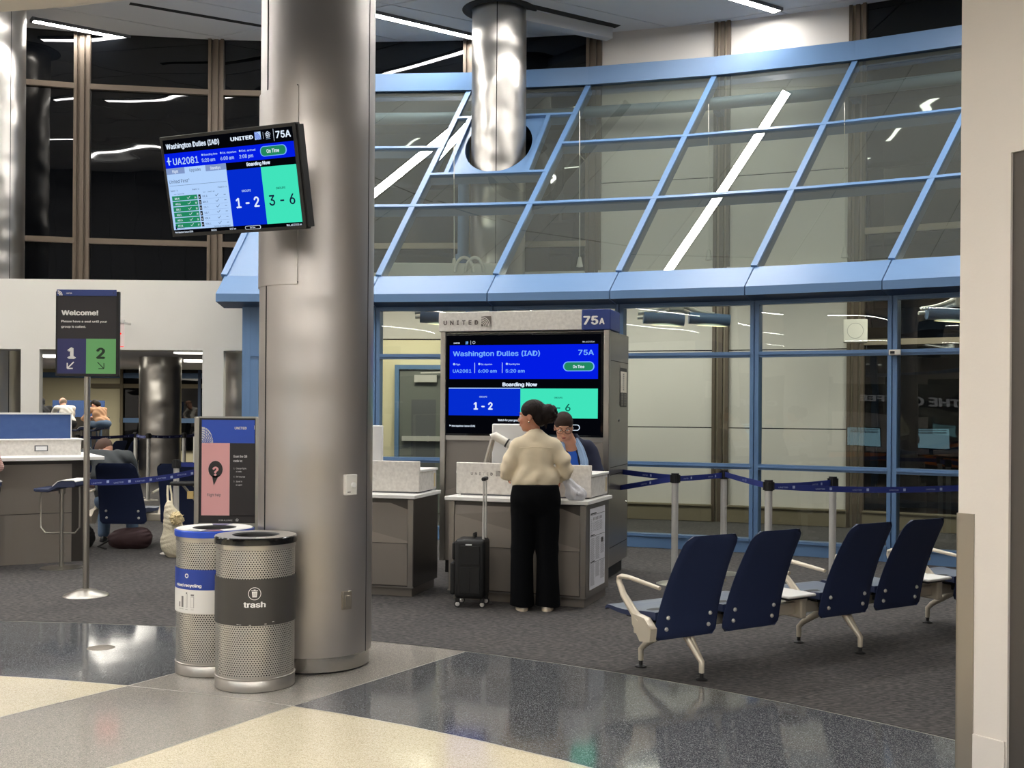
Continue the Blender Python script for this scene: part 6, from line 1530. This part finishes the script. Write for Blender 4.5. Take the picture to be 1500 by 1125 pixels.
# ---- seated figures
def seated(label, loc, rot, skin, top, pants, hair, seat_h=.44, lean=.35, side=0.0, head_pitch=.6, head_yaw=0.0, bald=False, res=.010, arm='down', scale=1.0, shoes='black', legs=True, long_hair=False, shoulder=.19, bow=0.0):
    t = thing('person', label, 'person', loc, rot); t.scale = (scale,) * 3
    z0 = seat_h + .09
    sp = lambda d, x=0.0, y=0.0: (x + side * d + 0, y + math.sin(lean) * d, z0 + math.cos(lean) * d)
    top_s = sp(.46); b = SDF((-.5, -.32, 0), (.5, .95, z0 + .86), res)
    hd = (top_s[0] + side * .15 + .02 * head_yaw, top_s[1] + .11 + .05 * bow, top_s[2] + .12 - .03 * lean - .085 * bow)
    b.ell(sp(.06), (.165, .13, .12), .05).ell(sp(.26), (.15, .11, .2), .05).cap((top_s[0] - shoulder * .8, top_s[1], top_s[2] - .02), (top_s[0] + shoulder * .8, top_s[1], top_s[2] - .02), .055, k=.05)
    b.cap((top_s[0], top_s[1] + .01, top_s[2]), (hd[0], hd[1] - .03, hd[2] - .06), .056, .052, k=.04); f, R = add_head(b, hd, head_yaw, head_pitch)
    kx = .13
    for q in (-1, 1):
        kn, an = (q * kx, .46, z0 - .02), (q * (kx + .01), .42, .09)
        b.cap((q * .09, .05, z0 - .03), kn, .082, .06, k=.04).cap(kn, an, .056, .038, k=.03).ell((an[0], an[1] + .05, .045), (.04, .11, .04), .02)
        sh = (top_s[0] + q * shoulder, top_s[1], top_s[2] - .03)
        if arm == 'down': el, wr_ = (sh[0] + q * .06, sh[1] + .12, sh[2] - .25), (q * .10 + side * .3, sh[1] + .32, z0 + .10)
        else: el, wr_ = (sh[0] + q * .05, sh[1] + .16, sh[2] - .20), (q * .09 + side * .3, sh[1] + .40, sh[2] - .16)
        b.cap(sh, el, .05, .04, k=.03).cap(el, wr_, .038, .027, k=.02); add_hand(b, wr_, (0, .9, -.3), (0, -.2, -1), 1 if q < 0 else -1, .6)
    b.build('body', skin, t); face_bits(t, f, R)
    s_ = SDF((-.5, -.32, z0 - .14), (.5, .6, z0 + .66), res)
    s_.ell(sp(.06), (.18, .145, .13), .05).ell(sp(.27), (.172, .13, .2), .05).cap((top_s[0] - shoulder * .8, top_s[1], top_s[2] - .02), (top_s[0] + shoulder * .8, top_s[1], top_s[2] - .02), .068, k=.05)
    for q in (-1, 1):
        sh = (top_s[0] + q * shoulder, top_s[1], top_s[2] - .03)
        if arm == 'down': el, wr_ = (sh[0] + q * .06, sh[1] + .12, sh[2] - .25), (q * .10 + side * .3, sh[1] + .32, z0 + .10)
        else: el, wr_ = (sh[0] + q * .05, sh[1] + .16, sh[2] - .20), (q * .09 + side * .3, sh[1] + .40, sh[2] - .16)
        s_.cap(sh, el, .068, .060, k=.04)
        if top != 'tee_grey': s_.cap(el, wr_, .058, .046, k=.03)
    s_.wrinkle(lambda X_, Y_, Z_: .006 * np.sin(42 * (Z_ + .5 * X_ + .3 * Y_) + 3 * np.sin(12 * X_)))
    s_.build('shirt', top, t)
    s_ = SDF((-.3, -.3, .05), (.3, .66, z0 + .16), res)
    s_.ell((0, .0, z0 + .0), (.185, .16, .11), .05)
    for q in (-1, 1): kn, an = (q * kx, .46, z0 - .02), (q * (kx + .01), .42, .09); s_.cap((q * .09, .05, z0 - .02), kn, .098, .074, k=.04).cap(kn, an, .072, .058, k=.03)
    s_.build('trousers', pants, t)
    h = SDF((hd[0] - .16, hd[1] - .2, hd[2] - .22), (hd[0] + .16, hd[1] + .2, hd[2] + .18), .008)
    if bald: h.ell(f(0, -.03, -.01), (.084, .086, .052), .015, rot=R).ell(f(0, .13, -.02), (.09, .10, .10), .01, 's', rot=R).ell(f(0, 0, .085), (.075, .09, .05), .01, 's', rot=R)
    else: h.ell(f(0, -.018, .042), (.083, .100, .086), .02, rot=R).ell(f(0, .125, -.030), (.084, .088, .090), .012, 's', rot=R)
    if long_hair: h.ell(f(0, -.08, -.06), (.075, .06, .10), .03, rot=R)
    h.build('hair', hair, t)
    for q in (-1, 1): shoe(t, q * (kx + .01), .47, 0, shoes, 'black')
    return t
lb_w = Vector((lb.x, lb.y, 0))
seated('man in dark grey t-shirt bowed forward on the navy seats at left', (lb_w.x - .24, lb_w.y + .26, 0), .25, 'skin_pale', 'tee_grey', 'jeans', 'hair_short', lean=.22, side=-.22, head_pitch=.85, head_yaw=.9, scale=1.14, seat_h=.37, bow=1.0, shoulder=.22)
q = PD(101, 600, 26.4); seated('balding man in white shirt hunched on far bar stool', (q.x, 26.4, 0), .75, 'skin_pale', 'shirt_white', 'black_cloth', 'hair_grey', seat_h=1.08, lean=.6, head_pitch=.9, head_yaw=.1, bald=True, res=.014, arm='fwd')
q = PD(152, 600, 26.4); seated('person in tan top leaning forward on far bar stool', (q.x, 26.4, 0), .85, 'skin_pale', 'top_tan', 'jeans', 'hair_dark', seat_h=1.08, lean=.75, head_pitch=1.0, head_yaw=.2, res=.014, arm='fwd', long_hair=True)
q = PD(64, 600, 26.9); seated('figure in black hood beside the white pier far behind', (q.x, 26.9, 0), .6, 'black_cloth', 'black_cloth', 'black_cloth', 'black_cloth', seat_h=1.0, lean=.3, res=.014, arm='fwd')
seated('person in pink striped shirt cut off by the left picture edge', (-5.16, 10.58, 0), .15, 'skin_pale', 'shirt_stripe', 'black_cloth', 'hair_brown', seat_h=.70, lean=.15, head_pitch=.3, res=.012, arm='fwd')
# bags near the seated man
def blob(name, label, cat, loc, m_, parts, res=.01, wr=.006):
    lo = np.min([[p[i] - max(r) - .05 for i in range(3)] for p, r in parts], 0); hi = np.max([[p[i] + max(r) + .05 for i in range(3)] for p, r in parts], 0)
    t = thing(name, label, cat, loc); s_ = SDF(lo, hi, res, .04)
    for p, r in parts: s_.ell(p, r, .04)
    s_.plane((0, 0, .0), (0, 0, -1)); s_.wrinkle(lambda X_, Y_, Z_: wr * np.sin(34 * X_ + 9 * np.sin(17 * Z_)) * np.sin(28 * Y_ + 3)); s_.build('bag_body', m_, t); return t
mat('bag_black', (24, 22, 24), .7); mat('bag_maroon', (62, 40, 42), .7); mat('bag_cream', (226, 216, 190), .9, bump=((40, 40, 40), .8, .01)); mat('fluff', (222, 202, 156), 1, bump=((70, 70, 70), 1, .02))
q = P(190, 797, 0); t = blob('backpack', 'dark maroon backpack on the carpet under the left navy seats', 'bag', (q.x + .12, lb.y + .10, 0), 'bag_maroon', [((0, 0, .1), (.24, .12, .13)), ((.14, 0, .12), (.12, .11, .12))])
MB().tube([(-.2, -.05, .1), (-.3, -.12, .03), (-.2, -.15, .01)], .012, 6).build('strap', 'bag_black', t, smooth=True)
q = P(143, 795, 0); blob('backpack', 'black backpack on the carpet beside the seated man', 'bag', (q.x - .02, lb.y + .12, 0), 'bag_black', [((0, 0, .12), (.16, .12, .16))])
q = P(268, 812, 0); t = blob('tote_bag', 'cream fabric tote bag with furry pompom hanging from the stroller', 'bag', (q.x - .0, q.y - .24, 0.0), 'bag_cream', [((.0, 0, .16), (.17, .09, .18)), ((-.04, 0, .36), (.10, .07, .16)), ((-.08, .0, .50), (.05, .05, .10))], .009, .004)
MB().tube([(-.09, 0, .55), (-.11, .04, .66), (-.12, .08, .75)], .012, 8).tube([(-.05, 0, .55), (-.07, .05, .66), (-.1, .09, .75)], .010, 8).build('strap', 'bag_cream', t, smooth=True)
s_ = SDF((-.15, -.2, .28), (.2, .1, .58), .007, .02); rg = random.Random(2); s_.ell((.03, -.10, .42), (.066, .06, .066), .01)
for k in range(70):
    a, e_ = rg.random() * 6.28, math.asin(2 * rg.random() - 1); d = Vector((math.cos(a) * math.cos(e_), math.sin(a) * math.cos(e_), math.sin(e_))); c = Vector((.03, -.10, .42)); s_.cap(tuple(c + d * .05), tuple(c + d * .084), .009, .004, k=.006)
s_.build('pompom', 'fluff', t)

# ------------------------------------------------------------------ service desk and cafe sign on the concourse left of the camera (seen mirrored in the facade glass)
ang = math.atan2(-.68, .73) + PI
dk = Vector((-3.85, 2.95, 0))
t = thing('service_desk', 'orange wood desk mirrored in the dark glass beside the right wall', 'desk', dk, ang)
MB().box(-1.6, 1.6, 0, .5, .50, .68).build('desk_front', 'orange_wood', t, bevel=.004); MB().box(-1.35, 1.35, .05, .45, 0, .56).build('carcass', 'black', t); MB().box(-1.42, 1.42, -.02, .52, .68, .70).build('worktop', 'black_gloss', t)
emis('s_desk', (150, 195, 210), 2.6)
for k, x in enumerate((-.55, .55)):
    c = dk + rz(ang).to_3x3() @ Vector((x, .2, 0))
    mo_ = thing('computer_monitor', ['lit monitor on the orange desk, the one nearer the bronze mullion in the glass', 'lit monitor on the orange desk, the one nearer the right wall in the glass'][k], 'monitor', (c.x, c.y, .70), ang, 'monitors on the orange desk')
    MB().box(-.36, .36, 0, .04, .12, .56).build('case', 'black', mo_); g = Gfx(0); g.rect(-.34, .14, .34, .54, 's_desk')
    for z in (.50, .455, .43): g.rect(-.30, z, .28, z + .014, 's_ink', 2)
    g.build('screen_image', mo_); MB().box(-.04, .04, .01, .04, 0, .2).box(-.12, .12, -.08, .12, 0, .015).build('stand', 'black', mo_)
emis('sign_white', (235, 235, 235), 0.7)
c = Vector((-7.6, -1.2, 0)); t = thing('cafe_sign', 'white lit letters of a cafe sign mirrored faintly in the facade glass', 'sign', c, ang)
MB().box(-3.6, 3.6, .02, .12, 1.5, 2.2).build('sign_board', 'black', t); MB().box(-3.6, -3.5, .02, .12, 0, 1.5).box(3.5, 3.6, .02, .12, 0, 1.5).build('frame', 'black', t)
g = Gfx(.0); g.text('THE CLUB', .2, 1.72, .22, 'sign_white', 'l', .05, W=1.9); g.text('COFFEE', -2.4, 1.72, .22, 'sign_white', 'l', .05, W=1.5); g.build('lettering', t)
